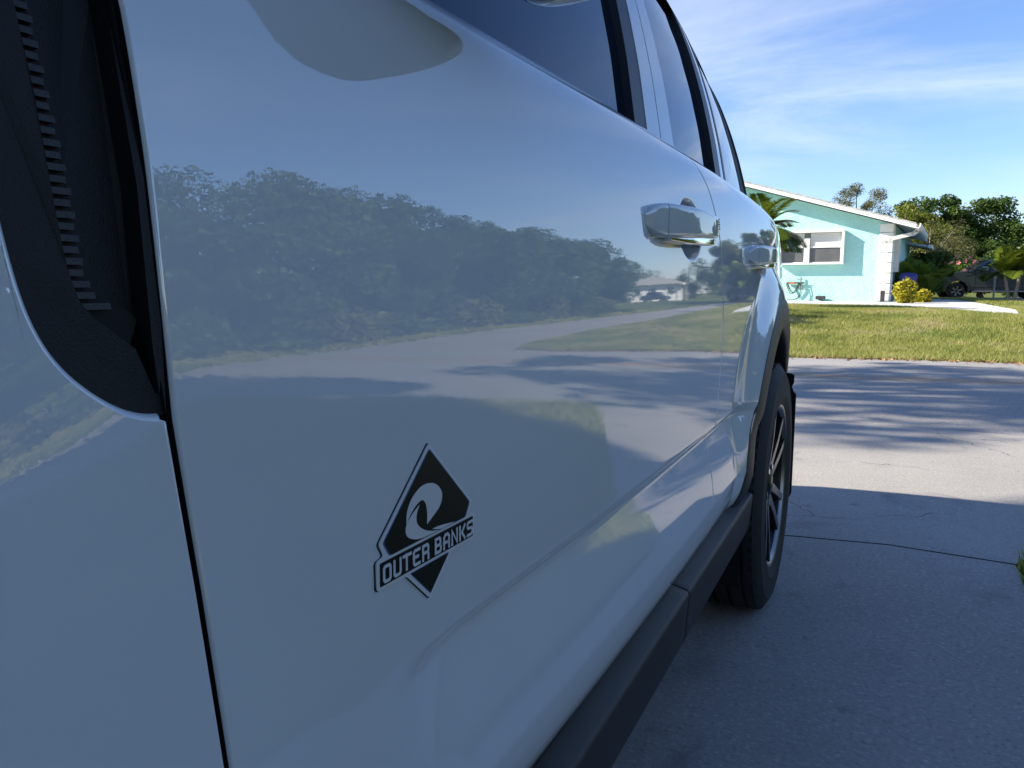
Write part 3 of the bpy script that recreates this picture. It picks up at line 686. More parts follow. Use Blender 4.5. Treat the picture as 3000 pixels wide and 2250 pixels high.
def handle(door, y0, z0, k, by_):
    kz = 0.97
    q = lambda y: y0 + (y - 1.275) * k
    sx = lambda y: float(S(q(y), z0, False))
    def sec(y, i, o_, a, b): return (q(y), sx(y) + i, sx(y) + o_ * (.5 + .5 * k), z0 + (a - 1.040) * kz, z0 + (b - 1.040) * kz)
    cap = loft('handle_cap', spline_secs([sec(1.010, -.004, .001, 1.030, 1.046), sec(1.030, -.004, .0105, 1.021, 1.056), sec(1.050, -.004, .0165, 1.017, 1.0615), sec(1.066, -.004, .0195, 1.0155, 1.0635)]), 'paint')
    grip = loft('door_handle', spline_secs([sec(1.0685, .000, .0200, 1.0155, 1.0635), sec(1.10, -.002, .0275, 1.0165, 1.0645), sec(1.15, .002, .0345, 1.0185, 1.0650), sec(1.20, .015, .0385, 1.0215, 1.0650), sec(1.27, .020, .0400, 1.0240, 1.0645), sec(1.33, .017, .0385, 1.0270, 1.0635), sec(1.375, .004, .0340, 1.0300, 1.0615), sec(1.395, -.002, .0280, 1.0335, 1.0585), sec(1.402, -.002, .0200, 1.0370, 1.0550)]), 'paint')
    strip = loft('handle_strip', spline_secs([sec(1.09, -.002, .0185, 1.0115, 1.0185), sec(1.15, .000, .0270, 1.0095, 1.0200), sec(1.21, .012, .0310, 1.0105, 1.0235), sec(1.29, .014, .0325, 1.0125, 1.0265), sec(1.35, .000, .0305, 1.0155, 1.0300), sec(1.392, -.002, .0240, 1.0235, 1.0350)]), 'chrome')
    stem = loft('handle_stem', [sec(1.355, -.03, .006, 1.022, 1.055), sec(1.395, -.03, .006, 1.026, 1.055)], 'black_plastic')
    lk = MB()
    for i in range(5):
        zz_ = 1.0605 - i * .0042; yy = 1.345 + .002 * i
        lk.box(sx(1.35) + .028, sx(1.35) + .0372 * (.5 + .5 * k), q(yy), q(yy + .013), z0 + (zz_ - 1.04) * k - .0007, z0 + (zz_ - 1.04) * k + .0007)
    car_obj(lk.build('grip_grooves', 'black_gap'))
handle(front_door, *HND[0]); handle(rear_door, *HND[1])

# ---- side mirror on its arm
def superell(name, c, ax, ex, mat, rz=0.0, nu=28, nv=40, shape=None):
    V = []
    for i in range(nu + 1):
        a = -math.pi / 2 + math.pi * i / nu
        for j in range(nv):
            b = 2 * math.pi * j / nv
            f = lambda v: math.copysign(abs(v) ** (2 / ex), v)
            p = Vector((ax[0] * f(math.cos(a)) * f(math.cos(b)), ax[1] * f(math.cos(a)) * f(math.sin(b)), ax[2] * f(math.sin(a))))
            if shape: p = shape(p)
            p = Matrix.Rotation(rz, 3, 'Z') @ p; V.append(tuple(Vector(c) + p))
    F = [(i * nv + j, i * nv + (j + 1) % nv, (i + 1) * nv + (j + 1) % nv, (i + 1) * nv + j) for i in range(nu) for j in range(nv)]
    o = cmesh(name, V, F, mat); return o
def mshape(p):
    t = (p.x / .118 + 1) / 2
    p.z = p.z * (0.80 + .20 * t) + (.012 * (1 - t)); p.y *= (1.0 - .15 * t); return p
for hs in (1,):
    a = superell('side_mirror', (-.238, .575, 1.262), (.104, .078, .104), 2.7, 'black_plastic', R_(-8), shape=mshape)
    b = car_obj(MB().tube([(-.385, .46, 1.225), (-.345, .47, 1.225), (-.30, .50, 1.225), (-.25, .54, 1.235)], [.034, .03, .028, .03], 12).build('mirror_arm', 'black_plastic', smooth=True))
    g_ = superell('mirror_glass', (-.238, .641, 1.268), (.088, .010, .078), 3.6, 'chrome', R_(-8))
    for q in (a, b, g_): mirror(q)

# ---- badge on the front door: plate, black field, wave and lettering
bc = empty('badge'); car_obj(bc); BX, BY, BZ = 0.0, .4722, .7718
BSX, BSY = .945 / 1000, .985 / 1000
def bplate(name, poly, h0, h1, mat):
    """polygon in millimetres (along the door, up), laid on the door surface"""
    pts = [(BY + p[0] * BSX, BZ + p[1] * BSY) for p in poly]; n = len(pts)
    V = [(float(S(y, z, False)) + h1, y, z) for y, z in pts] + [(float(S(y, z, False)) + h0, y, z) for y, z in pts]
    F = [tuple(range(n))] + [(i, i + n, (i + 1) % n + n, (i + 1) % n) for i in range(n)]
    o = mesh_obj(name, V, F, mat); o.parent = bc; fix_normals(o)
    if o.data.polygons[0].normal.x < 0: o.data.flip_normals()
    return o
def rounded(poly, r, k=4):
    out_ = []; n = len(poly)
    for i in range(n):
        p = Vector(poly[i]); a = Vector(poly[i - 1]) - p; b = Vector(poly[(i + 1) % n]) - p
        d = min(r, a.length * .45, b.length * .45); pa = p + a.normalized() * d; pb = p + b.normalized() * d
        for j in range(k + 1):
            t = j / k; out_.append(tuple((1 - t) ** 2 * pa + 2 * t * (1 - t) * p + t * t * pb))
    return out_
# badge parts hang under the badge empty, which sits at the car's own origin
bc.matrix_basis = Matrix.Identity(4)
plate = [(-4.5, 62.5), (60.5, 2.2), (57.0, -7.6), (63.5, -9.2), (63.8, -31.0), (28.0, -31.6), (-4.8, -60.0), (-36.5, -31.6), (-72.6, -31.0), (-73.0, -9.4), (-64.0, -7.6), (-70.0, 2.2)]
bplate('badge_plate', rounded([(x * 1.008 - .4, y * 1.010) for x, y in plate], 3.0), -.004, .0008, 'badge_black')
bplate('badge_plate', rounded(plate, 3.0), .0008, .0016, 'badge_silver')
up_ = [(-4.3, 58.4), (56.6, 2.0), (49.2, -9.3), (-57.8, -9.3), (-65.4, 2.0)]
bplate('badge_field', rounded(up_, 2.2), .0016, .0019, 'badge_blue')
def inset(poly, d):
    c = Vector((sum(p[0] for p in poly) / len(poly), sum(p[1] for p in poly) / len(poly)))
    return [tuple(c + (Vector(p) - c) * (1 - d / (Vector(p) - c).length)) for p in poly]
bplate('badge_field', rounded(inset(up_, 1.5), 2.0), .0019, .0022, 'badge_black')
lo_ = [(-32.0, -31.0), (23.2, -31.0), (-4.6, -56.0)]
bplate('badge_field', rounded(lo_, 1.5), .0016, .0019, 'badge_blue'); bplate('badge_field', rounded(inset(lo_, 1.3), 1.5), .0019, .0022, 'badge_black')
bplate('badge_banner', rounded([(-69.0, -11.5), (61.2, -11.5), (61.2, -28.6), (-69.0, -28.6)], .8), .0016, .0021, 'badge_black')
def smooth_poly(P, k=5, sharp=()):
    P = [Vector(p) for p in P]; n = len(P); out_ = []
    for i in range(n):
        p0, p1, p2, p3 = P[i - 1], P[i], P[(i + 1) % n], P[(i + 2) % n]
        if i in sharp: p0 = p1
        if (i + 1) % n in sharp: p3 = p2
        for j in range(k):
            f = j / k; out_.append(tuple(0.5 * ((2 * p1) + (-p0 + p2) * f + (2 * p0 - 5 * p1 + 4 * p2 - p3) * f * f + (-p0 + 3 * p1 - 3 * p2 + p3) * f ** 3)))
    return out_
w1 = [(-37.1, 8.0), (-36.0, 16.5), (-31.5, 23.6), (-24.8, 28.6), (-15.6, 32.0), (-4.0, 31.6), (5.6, 27.6), (11.6, 21.2), (11.8, 14.9), (7.9, 9.8), (1.2, 6.0), (-9.6, .8), (-9.2, 9.0), (-10.6, 16.2), (-13.6, 20.0), (-17.4, 21.2), (-23.6, 19.4), (-31.1, 14.6)]
w2 = [(-19.5, 18.4), (-28.2, 14.4), (-35.0, 9.6), (-38.1, 4.2), (-36.1, -1.2), (-28.8, -5.4), (-18.3, -7.8), (-5.7, -8.3), (7.4, -8.4), (-2.4, -6.5), (-11.9, -3.2), (-19.5, 1.3), (-23.4, 6.1), (-23.6, 12.0)]
w3 = [(-2.4, -5.0), (9.1, -5.3), (31.0, -8.3), (17.5, -8.5), (9.1, -8.2)]
bplate('wave', smooth_poly(w1, 5, (0, 11)), .0022, .0025, 'badge_silver'); bplate('wave', smooth_poly(w2, 5, (0, 8)), .0022, .0025, 'badge_silver'); bplate('wave', smooth_poly(w3, 3, (0, 2)), .0022, .0025, 'badge_silver')
# stroke letters: polylines in a 1 x 1.3 cell
LET = {'O': [([(.15, 0), (.85, 0), (1, .15), (1, 1.15), (.85, 1.3), (.15, 1.3), (0, 1.15), (0, .15)], True)],
       'U': [([(0, 1.3), (0, .15), (.15, 0), (.85, 0), (1, .15), (1, 1.3)], False)],
       'T': [([(-.1, 1.3), (1.1, 1.3)], False), ([(.5, 1.3), (.5, 0)], False)],
       'E': [([(1, 1.3), (.15, 1.3), (0, 1.15), (0, .15), (.15, 0), (1, 0)], False), ([(0, .65), (.85, .65)], False)],
       'R': [([(0, 0), (0, 1.3), (.8, 1.3), (.97, 1.15), (.97, .80), (.85, .62), (.25, .62)], False), ([(.80, .62), (.97, .45), (.97, 0)], False)],
       'B': [([(0, 0), (0, 1.3), (.75, 1.3), (.9, 1.15), (.9, .80), (.78, .67), (.92, .52), (1, .38), (1, .15), (.85, 0)], True), ([(0, .67), (.78, .67)], False)],
       'A': [([(0, 0), (0, 1.05), (.25, 1.3), (.75, 1.3), (1, 1.05), (1, 0)], False), ([(0, .5), (1, .5)], False)],
       'N': [([(0, 0), (0, 1.3), (1, 0), (1, 1.3)], False)],
       'K': [([(0, 0), (0, 1.3)], False), ([(1, 1.3), (.42, .65), (1, 0)], False), ([(0, .65), (.42, .65)], False)],
       'S': [([(1, 1.3), (.15, 1.3), (0, 1.15), (0, .82), (.15, .67), (.85, .67), (1, .52), (1, .15), (.85, 0), (0, 0)], False)]}
def letter(ch, ox, oy, sx, sy, wd):
    v = []; f = []
    for pl, closed in LET[ch]:
        P = [Vector((ox + p[0] * sx, oy + p[1] * sy)) for p in pl]; n = len(P); k0 = len(v)
        for i in range(n):
            a = P[i - 1] if (i or closed) else None; b = P[(i + 1) % n] if (i < n - 1 or closed) else None
            d1 = (P[i] - a).normalized() if a is not None else (b - P[i]).normalized(); d2 = (b - P[i]).normalized() if b is not None else d1
            t = (d1 + d2).normalized() if (d1 + d2).length > .3 else d1; nr_ = Vector((-t.y, t.x)); c_ = max(.5, t.dot(d1)); q = nr_ * (wd / 2 / c_)
            e = Vector((0, 0)) if closed or 0 < i < n - 1 else (t * (-wd / 2 if i == 0 else wd / 2))
            v += [P[i] + q + e, P[i] - q + e]
        for i in range(n if closed else n - 1):
            j = (i + 1) % n; f.append((k0 + 2 * i, k0 + 2 * i + 1, k0 + 2 * j + 1, k0 + 2 * j))
    V = [(float(S(BY + p.x * BSX, BZ + p.y * BSY, False)) + .0026, BY + p.x * BSX, BZ + p.y * BSY) for p in v]
    o = mesh_obj('letter', V, f, 'badge_silver'); o.parent = bc; fix_normals(o)
    md = o.modifiers.new('solid', 'SOLIDIFY'); md.thickness = .0005; md.offset = -1
xpos = -65.8
for ch in 'OUTER BANKS':
    if ch == ' ': xpos += 5.4; continue
    letter(ch, xpos, -25.6, 7.6, 8.3, 2.3); xpos += 12.35

# ================================================================ THE TEAL HOUSE ACROSS THE STREET
HC = Vector((-0.35, 27.836, 0.40))
house = tag(empty('house', HC, R_(-4)), 'low teal stucco house with white trim and gable roof across the street', 'house')
def hp(mb, name, mat, smooth=False, parent=None):
    o = fix_normals(mb.build(name, mat, parent or house, smooth)); return o
SLO = 0.3026; RZ = lambda X: 2.44 - (X - 1.03) * SLO      # top of the fascia along the gable
XR, XE, XL = -5.6, 1.03, -12.2                            # ridge, right eave, left eave
RZL = lambda X: RZ(XR) - (XR - X) * SLO
# gable wall as a grid so the stucco has an edge under the roof; closed behind
wall = MB(); prof = [(-11.6, -0.35), (0.40, -0.35), (0.40, RZ(.40) - .16), (XR, RZ(XR) - .16), (-11.6, RZL(-11.6) - .16)]
wall.prism(prof, 0.0, 10.0, 'y'); hp(wall, 'wall', 'teal')
# roof: two thick planes with a tiled top, white fascia board on the gable edge
for nm, xs in (('roof', (XR, XE)), ('roof', (XR, XL))):
    f = RZ if xs[1] > xs[0] else RZL
    hp(MB().prism([(xs[0], f(xs[0]) - .10), (xs[1], f(xs[1]) - .10), (xs[1], f(xs[1]) - .03), (xs[0], f(xs[0]) - .03)], -.56, 10.5, 'y'), nm, 'soffit')
    n_t = 26
    for k in range(n_t):                                  # courses of flat tiles, seen edge-on along the gable
        a = xs[0] + (xs[1] - xs[0]) * k / n_t; b = xs[0] + (xs[1] - xs[0]) * (k + 1.06) / n_t
        hp(MB().prism([(a, f(a) - .03), (b, f(b) - .03), (b, f(b) + .022), (a, f(a) + .010)], -.60 - .006 * (k % 2), 10.5, 'y'), 'roof_tile', 'roof_tile')
    hp(MB().prism([(xs[0], f(xs[0]) - .155), (xs[1], f(xs[1]) - .155), (xs[1], f(xs[1]) - .015), (xs[0], f(xs[0]) - .015)], -.595, -.565, 'y'), 'fascia_board', 'white_paint')
# eave gutter running back from the corner, and its downspout
gut = MB().prism([(1.035, 2.29), (1.13, 2.27), (1.18, 2.33), (1.19, 2.425), (1.165, 2.425), (1.12, 2.30), (1.055, 2.31), (1.055, 2.42), (1.035, 2.42)], -.62, 6.0, 'y'); hp(gut, 'gutter', 'white_paint')
def btube(pts, w_, d_):
    """square pipe through points in the house frame"""
    mb = MB(); P = [Vector(p) for p in pts]
    for a, b in zip(P[:-1], P[1:]):
        d = (b - a).normalized(); s_ = d.cross(Vector((0, 1, 0))).normalized() * w_ / 2; t_ = Vector((0, 1, 0)) * d_ / 2; e = d * w_ * .28
        V = [q + x * s_ + y * t_ for q in (a - e, b + e) for x, y in ((-1, -1), (1, -1), (1, 1), (-1, 1))]
        mb.add(V, [(0, 1, 2, 3), (7, 6, 5, 4)] + [(i, i + 4, (i + 1) % 4 + 4, (i + 1) % 4) for i in range(4)])
    return mb
hp(btube([(1.10, -.20, 2.32), (1.06, -.20, 2.20), (.97, -.20, 2.13), (.32, -.20, 1.985), (.215, -.20, 1.90), (.205, -.20, .30)], .115, .085), 'downspout', 'offwhite_trim')
hp(btube([(.205, -.205, .30), (.205, -.205, .0)], .125, .10), 'downspout_boot', 'dark_metal')
# corner blocks with recessed joints
zj = [0.0, .25, .57, .90, 1.23, 1.56, 1.89, 2.21, 2.50]
for a, b in zip(zj[:-1], zj[1:]): hp(MB().cbox(0.0, .40, -.055, .06, a + .012, b - .012, .012), 'corner_block', 'white_paint')
for a, b in zip(zj[:-1], zj[1:]): hp(MB().cbox(.385, .425, .07, .42, a + .012, b - .012, .008), 'corner_block', 'white_paint')
# window: projecting shutter box, sashes, blind, glass
win = empty('window', (0, 0, 0), 0, house)
hp(MB().cbox(-3.14, -1.02, -.27, .0, 2.265, 2.325, .008), 'window_head', 'white_paint', parent=win)
hp(MB().cbox(-3.14, -1.02, -.27, .0, 1.205, 1.245, .008), 'window_sill', 'white_paint', parent=win)
hp(MB().cbox(-1.10, -1.03, -.26, -.001, 1.247, 2.263, .006), 'window_jamb', 'white_paint', parent=win)
hp(MB().cbox(-3.13, -3.06, -.26, -.001, 1.247, 2.263, .006), 'window_jamb', 'white_paint', parent=win)
hp(MB().box(-3.06, -1.10, -.030, -.010, 1.245, 2.265), 'window_back', 'screen_grey', parent=win)
hp(MB().cbox(-2.30, -2.12, -.13, -.031, 1.247, 2.10, .006), 'mullion', 'offwhite_trim', parent=win)
for x0, x1 in ((-3.05, -2.31), (-2.11, -1.16)):
    for k in range(9): hp(MB().box(x0, x1, -.056, -.036, 1.815 + k * .049, 1.859 + k * .049), 'shutter_slat', 'blind_white', parent=win)
    hp(MB().cbox(x0, x1, -.085, -.036, 1.765, 1.81, .005), 'sash_rail', 'white_paint', parent=win)
    hp(MB().box(x0 + .03, x1 - .03, -.050, -.040, 1.275, 1.76), 'window_pane', 'window_glass', parent=win)
    hp(MB().cbox(x0, x1, -.075, -.036, 1.248, 1.285, .005), 'sash_rail', 'white_paint', parent=win)
hp(MB().cbox(-1.155, -1.105, -.075, -.036, 1.248, 2.26, .005), 'sash_stile', 'offwhite_trim', parent=win)
# back porch roof behind the corner
hp(MB().prism([(.40, 2.15), (1.20, 1.98), (1.20, 2.05), (.40, 2.24)], 6.4, 9.8, 'y'), 'porch_roof', 'soffit')
hp(MB().prism([(1.20, 1.95), (1.31, 1.95), (1.33, 2.07), (1.20, 2.07)], 6.3, 9.9, 'y'), 'porch_gutter', 'white_paint')
hp(MB().box(.41, .55, .6, 1.6, .95, 2.05), 'meter_box', 'offwhite_trim')
# hose hanging on its bracket, and a floodlight box: things of their own on or by the wall
def H(X, Y, Z): return HC + Matrix.Rotation(R_(-4), 3, 'Z') @ Vector((X, Y, Z))
hr = tag(empty('hose_rack', H(-2.52, -.05, 0), R_(-4)), 'hose bracket with faucet and looped garden hose on the teal wall', 'hose')
MB().cbox(-.30, .28, -.06, .0, .565, .615, .006).build('bracket', 'dark_metal', hr)
MB().cbox(-.22, -.02, -.085, -.062, .55, .62, .006).build('reel_label', 'orange_plastic', hr)
MB().tube([(.16, -.03, .45), (.16, -.03, .80)], .022, 8).build('faucet_pipe', 'galvanised', hr)
MB().tube([(.08, -.09, .70), (.24, -.09, .70)], .016, 6).build('faucet_handle', 'galvanised', hr)
hs_ = MB()
for k, (dx, dr) in enumerate(((0, 0), (.03, .03), (-.03, .05))): hs_.tube([(-.28 + dx + (.40) * t, -.07 - .01 * k, .57 - (.30 + dr) * math.sin(math.pi * t)) for t in np.linspace(0, 1, 14)], .014, 6)
hs_.tube([(.14, -.08, .52), (.175, -.09, .35), (.15, -.10, .18), (.06, -.12, .06), (-.06, -.14, .015), (-.6, -.16, .012)], .014, 6)
hs_.tube([(.20, -.08, .60), (.235, -.09, .40), (.20, -.10, .20), (.10, -.12, .05), (-.02, -.16, .015)], .014, 6)
hs_.build('hose', 'hose_green', hr, True)
fb = tag(empty('flood_light', H(-1.70, -.12, 0), R_(-4)), 'small black floodlight box on the path at the foot of the teal wall', 'light')
bevel(MB().cbox(-.155, .155, -.06, .06, .03, .155, .02).build('lamp_body', 'dark_metal', fb), .006)
MB().cbox(-.06, .06, -.03, .03, .0, .035, .005).build('lamp_foot', 'dark_metal', fb)
bn = tag(empty('bin', H(.86, .8, -.03)), 'blue wheeled bin half hidden behind the yellow croton', 'bin')
V = []; 
for z, h_ in ((0, .20), (.75, .27), (.80, .29), (.84, .29), (.93, .22), (.96, .05)):
    for k in range(16):
        t = 2 * math.pi * k / 16; V.append((h_ * math.copysign(abs(math.cos(t)) ** .6, math.cos(t)), h_ * math.copysign(abs(math.sin(t)) ** .6, math.sin(t)), z))
mesh_obj('bin_body', V, [(i * 16 + j, i * 16 + (j + 1) % 16, (i + 1) * 16 + (j + 1) % 16, (i + 1) * 16 + j) for i in range(5) for j in range(16)] + [tuple(range(80, 96))], 'blue_bin', bn, True)

# ================================================================ VEGETATION
def quads(name, C, U, W, mat, parent=None):
    """one mesh of diamond leaves from centres C, half-axes U and W (n x 3)"""
    n = len(C); V = np.stack([C - U, C + W, C + U, C - W], 1).reshape(-1, 3)
    me = bpy.data.meshes.new(name); me.vertices.add(4 * n); me.vertices.foreach_set('co', V.astype(np.float32).ravel())
    me.loops.add(4 * n); me.loops.foreach_set('vertex_index', np.arange(4 * n, dtype=np.int32))
    me.polygons.add(n); me.polygons.foreach_set('loop_start', np.arange(0, 4 * n, 4, dtype=np.int32))
    me.materials.append(MAT[mat]); me.update(calc_edges=True); me.validate()
    o = bpy.data.objects.new(name, me); COL.objects.link(o)
    if parent is not None: o.parent = parent
    return o
def unit(n):
    v = RNG.normal(size=(n, 3)); return v / np.linalg.norm(v, axis=1)[:, None]
def leaf_axes(n, size, aspect=.5, flat=0.5, var=.35):
    u = unit(n); u[:, 2] *= (1 - flat); u /= np.linalg.norm(u, axis=1)[:, None]
    q = unit(n); w_ = np.cross(u, q); w_ /= np.linalg.norm(w_, axis=1)[:, None] + 1e-9
    s_ = size * (1 + var * RNG.normal(size=n)).clip(.4, 2)
    return u * s_[:, None] * .5, w_ * (s_ * aspect)[:, None] * .5
def tree(name, label, base, height, rx, ry, mat, crown0=.25, nclump=26, per=420, leaf=.11, trunk=.14, bark='bark', clump=.30, group=None, cat='tree', limbs=9, aspect=.55, sparse=1.0, lean=(0, 0)):
    root = tag(empty(name, base), label, cat, group); z0 = height * crown0; hz = (height - z0) / 2; zc = z0 + hz
    cen = []
    for i in range(nclump):
        v = unit(1)[0]; rr = RNG.uniform(.35, 1.0) ** .6; p = np.array([v[0] * rx * rr, v[1] * ry * rr, zc + v[2] * hz * rr * .95])
        p[:2] *= 1 - .35 * max(0, (p[2] - zc) / hz) ** 2; p[:2] += np.array(lean) * (p[2] / height); cen.append(p)
    cen = np.array(cen); rad = clump * (rx + ry + hz) / 3 * RNG.uniform(.7, 1.35, nclump)
    Cs = []
    for c, r in zip(cen, rad):
        n = int(per * sparse); d = unit(n) * (RNG.uniform(.15, 1, n) ** .45)[:, None] * r * np.array([1.15, 1.15, .78]); Cs.append(c + d)
    Cs = np.concatenate(Cs); Cs = Cs[Cs[:, 2] > .08]; U, W = leaf_axes(len(Cs), leaf, aspect)
    cr = quads('crown', Cs, U, W, mat, root)
    tb = MB(); top = Vector((lean[0] * .6, lean[1] * .6, zc)); k1 = Vector((lean[0] * .2 + RNG.normal() * .05, RNG.normal() * .05, z0 * .8 + .1))
    tb.tube([(0, 0, -.1), (0.02, 0, .05), k1, (k1 + top) / 2 + Vector((RNG.normal() * .1, 0, 0)), top], [trunk * 1.3, trunk, trunk * .75, trunk * .5, trunk * .25], 8)
    for i in RNG.permutation(nclump)[:limbs]:
        c = Vector(cen[i]); a = k1.lerp(top, float(RNG.uniform(0, .8))); mid = a.lerp(c, .5) + Vector((0, 0, .12 * height * .3))
        tb.tube([a, mid, c], [trunk * .42, trunk * .26, trunk * .08], 6)
    tb.build('trunk', bark, root, True)
    return root
def frond(M_leaf, origin, az, el, length, droop, nl=34, lw=.035, ll=.34, vee=.5, M_r=None, tipf=.35):
    """arching palm frond: rachis points and leaflet quads"""
    P = []; d = Vector((math.cos(az) * math.cos(el), math.sin(az) * math.cos(el), math.sin(el))); p = Vector(origin); st = length / nl
    for i in range(nl + 1):
        P.append(p.copy()); p = p + d * st; d = (d + Vector((0, 0, -droop * st * (0.5 + 1.6 * i / nl)))).normalized()
    for i in range(3, nl + 1):
        t = i / nl; dd = (P[i] - P[i - 1]).normalized(); side = dd.cross(Vector((0, 0, 1))); side = side.normalized() if side.length > .05 else Vector((-math.sin(az), math.cos(az), 0)); upv = side.cross(dd)
        L = ll * (math.sin(math.pi * min(1, t * .80 + .16)) ** .7) * (1 if t < .95 else .8)
        for sg in (-1, 1):
            q = (side * sg * .85 + dd * .62 + upv * vee * (.7 + .3 * random.random()) + Vector((0, 0, -.12))).normalized()
            tip = P[i] + q * L * random.uniform(.85, 1.1) + Vector((0, 0, -.25 * L * L / ll))
            wv = q.cross(upv).normalized() * lw * .5; mid = P[i].lerp(tip, .45)
            M_leaf.add([P[i], mid + wv, tip, mid - wv], [(0, 1, 2, 3)])
    if M_r is not None: M_r.tube(P, [.014 * (1 - .8 * i / nl) for i in range(nl + 1)], 5, False)
def palm(name, label, base, stems, nfr, length, droop, el_rng, mat='leaf_palm', group=None, trunk=.06, ll=.34, lw=.035, cat='palm', bark='pale_bark', vee=.5, nl=34):
    root = tag(empty(name, base), label, cat, group)
    for (dx, dy, hgt) in stems:
        tb = MB(); top = Vector((dx, dy, hgt)); b0 = Vector((dx * .25, dy * .25, -.1))
        n_r = 14; pts = [b0.lerp(top, i / n_r) + Vector((0, 0, 0)) for i in range(n_r + 1)]
        tb.tube(pts, [trunk * (1.35 if i == 0 else 1.0 + .10 * (i % 2) - .25 * i / n_r) for i in range(n_r + 1)], 10); tb.build('trunk', bark, root, True)
        for k in range(nfr):
            az = 2 * math.pi * k / nfr * 2.618 + random.uniform(-.2, .2); el = R_(random.uniform(*el_rng))
            lf = MB(); rc = MB(); frond(lf, top, az, el, length * random.uniform(.8, 1.1), droop, ll=ll, lw=lw, M_r=rc, vee=vee, nl=nl)
            o = lf.build('frond', mat, root); r2 = rc.build('rachis', mat, o)
    return root
def grass(name, label, n, xr, yr, inside, hgt=.06, wd=.009, mat='grass_blade'):
    X = RNG.uniform(*xr, n); Y = RNG.uniform(*yr, n); k = inside(X, Y); X, Y = X[k], Y[k]; n = len(X); Z = gz(X, Y)
    a = RNG.uniform(0, 2 * math.pi, n); h_ = hgt * RNG.uniform(.5, 1.35, n); ln_ = RNG.normal(0, .45, (n, 2)) * h_[:, None]
    B = np.c_[X, Y, Z]; D = np.c_[np.cos(a), np.sin(a), np.zeros(n)] * (wd / 2)
    V = np.stack([B - D, B + D, B + np.c_[ln_, h_]], 1).reshape(-1, 3)
    me = bpy.data.meshes.new(name); me.vertices.add(3 * n); me.vertices.foreach_set('co', V.astype(np.float32).ravel()); me.loops.add(3 * n); me.loops.foreach_set('vertex_index', np.arange(3 * n, dtype=np.int32))
    me.polygons.add(n); me.polygons.foreach_set('loop_start', np.arange(0, 3 * n, 3, dtype=np.int32)); me.materials.append(MAT[mat]); me.update(calc_edges=True)
    o = bpy.data.objects.new(name, me); COL.objects.link(o); o['kind'] = 'stuff'; o['label'] = label; o['category'] = 'grass'; return o
def pin(poly):
    P = np.array(poly)
    def f(X, Y):
        r = np.zeros(len(X), bool); j = len(P) - 1
        for i in range(len(P)):
            xi, yi, xj, yj = *P[i], *P[j]; c = ((yi > Y) != (yj > Y)) & (X < (xj - xi) * (Y - yi) / (yj - yi + 1e-12) + xi); r ^= c; j = i
        return r
    return f
_road = pin(road_poly)
_path = pin([(-9, 24.6), (-2.43, 23.0), (-0.1, 22.6), (0.75, 21.5), (1.5, 19.4), (2.26, 17.2), (2.62, 20.5), (2.50, 28.2), (2.3, 33), (1.7, 40), (0.55, 40), (0.5, 28.2), (-9, 29.8)])
lawn_ok = lambda X, Y: ~_road(X, Y) & ~_path(X, Y)
def patchy(X, Y):
    f = np.sin(X * 1.7 + 1.3 * np.sin(Y * .9)) + np.sin(Y * 1.9 + 1.1 * np.sin(X * 1.3 + 2)) + .6 * np.sin(X * 4.3 + Y * 3.1)
    return lawn_ok(X, Y) & (RNG.uniform(-1.6, 2.2, len(X)) > f - .9)
grass('lawn_grass', 'short green lawn grass with dry patches across the street', 400000, (-4.5, 6.2), (9.8, 24), patchy, .055, .010)
grass('lawn_grass', 'taller tufts along the kerbless edge of the far lawn', 26000, (-3.5, 6.0), (9.9, 12.0), lambda X, Y: lawn_ok(X, Y) & (_road(X, Y - .28)), .085, .011)
grass('lawn_grass', 'green grass round the parked pickup beyond the path', 60000, (1.5, 9), (24, 44), lawn_ok, .09, .02)
_slab = pin([(-3.1, -4), (0.40, -4), (0.415, 0.5), (0.428, 2.0), (0.44, 2.957), (0.60, 3.30), (0.82, 3.8), (1.08, 4.4), (1.36, 5.0), (1.64, 5.55), (0.5, 5.63), (-0.5, 5.63), (-3.6, 5.64)])
grass('lawn_grass', 'near lawn grass beside the edge of the drive', 130000, (0.38, 6.5), (-1.5, 5.6), lambda X, Y: ~_slab(X, Y) & ~_road(X, Y), .06, .008)
grass('lawn_grass', 'verge grass between the side road and the thicket', 60000, (9.5, 12.5), (5.4, 36), lawn_ok, .12, .02)

# dry leaves along the far edge of the street and on the drive
n = 900; LX = RNG.uniform(-3, 5.6, n); LY = np.interp(LX, [p[0] for p in far_edge[:-1]], [p[1] for p in far_edge[:-1]]) + RNG.normal(0, .09, n) - .03
C_ = np.c_[LX, LY, gz(LX, LY) + .018]; U, W = leaf_axes(n, .045, .5, .92); lit = quads('leaf_litter', C_, U, W, 'dry_leaf'); lit['kind'] = 'stuff'; lit['label'] = 'brown fallen leaves along the far edge of the street'
# trees behind the house, seen above its roof
tree('feathery_tree', 'airy feathery tree rising thinly above the roof ridge', (-1.75, 45, .2), 6.3, 1.9, 1.7, 'leaf_olive', .50, 30, 330, .085, .08, clump=.20, limbs=16, aspect=.35)
tree('olive_tree', 'yellow green leafy tree behind the lower end of the roof', (0.5, 42, .2), 4.5, 2.0, 1.8, 'leaf_yellowgreen', .10, 60, 330, .11, .12, clump=.22, limbs=9)
tree('oak_tree', 'tall dark green tree with a rounded top behind the porch', (2.2, 54, .1), 6.9, 2.2, 2.2, 'leaf_oak', .08, 80, 380, .16, .18, clump=.23)
tree('oak_tree', 'broad dark green tree standing behind the pickup cab', (5.1, 55, .1), 6.2, 2.3, 2.2, 'leaf_oak', .06, 84, 380, .16, .18, clump=.23)
tree('oak_tree', 'low brownish green tree at the far right edge', (8.7, 58, .1), 5.3, 2.2, 2.0, 'leaf_olive', .03, 64, 340, .16, .15, clump=.23)
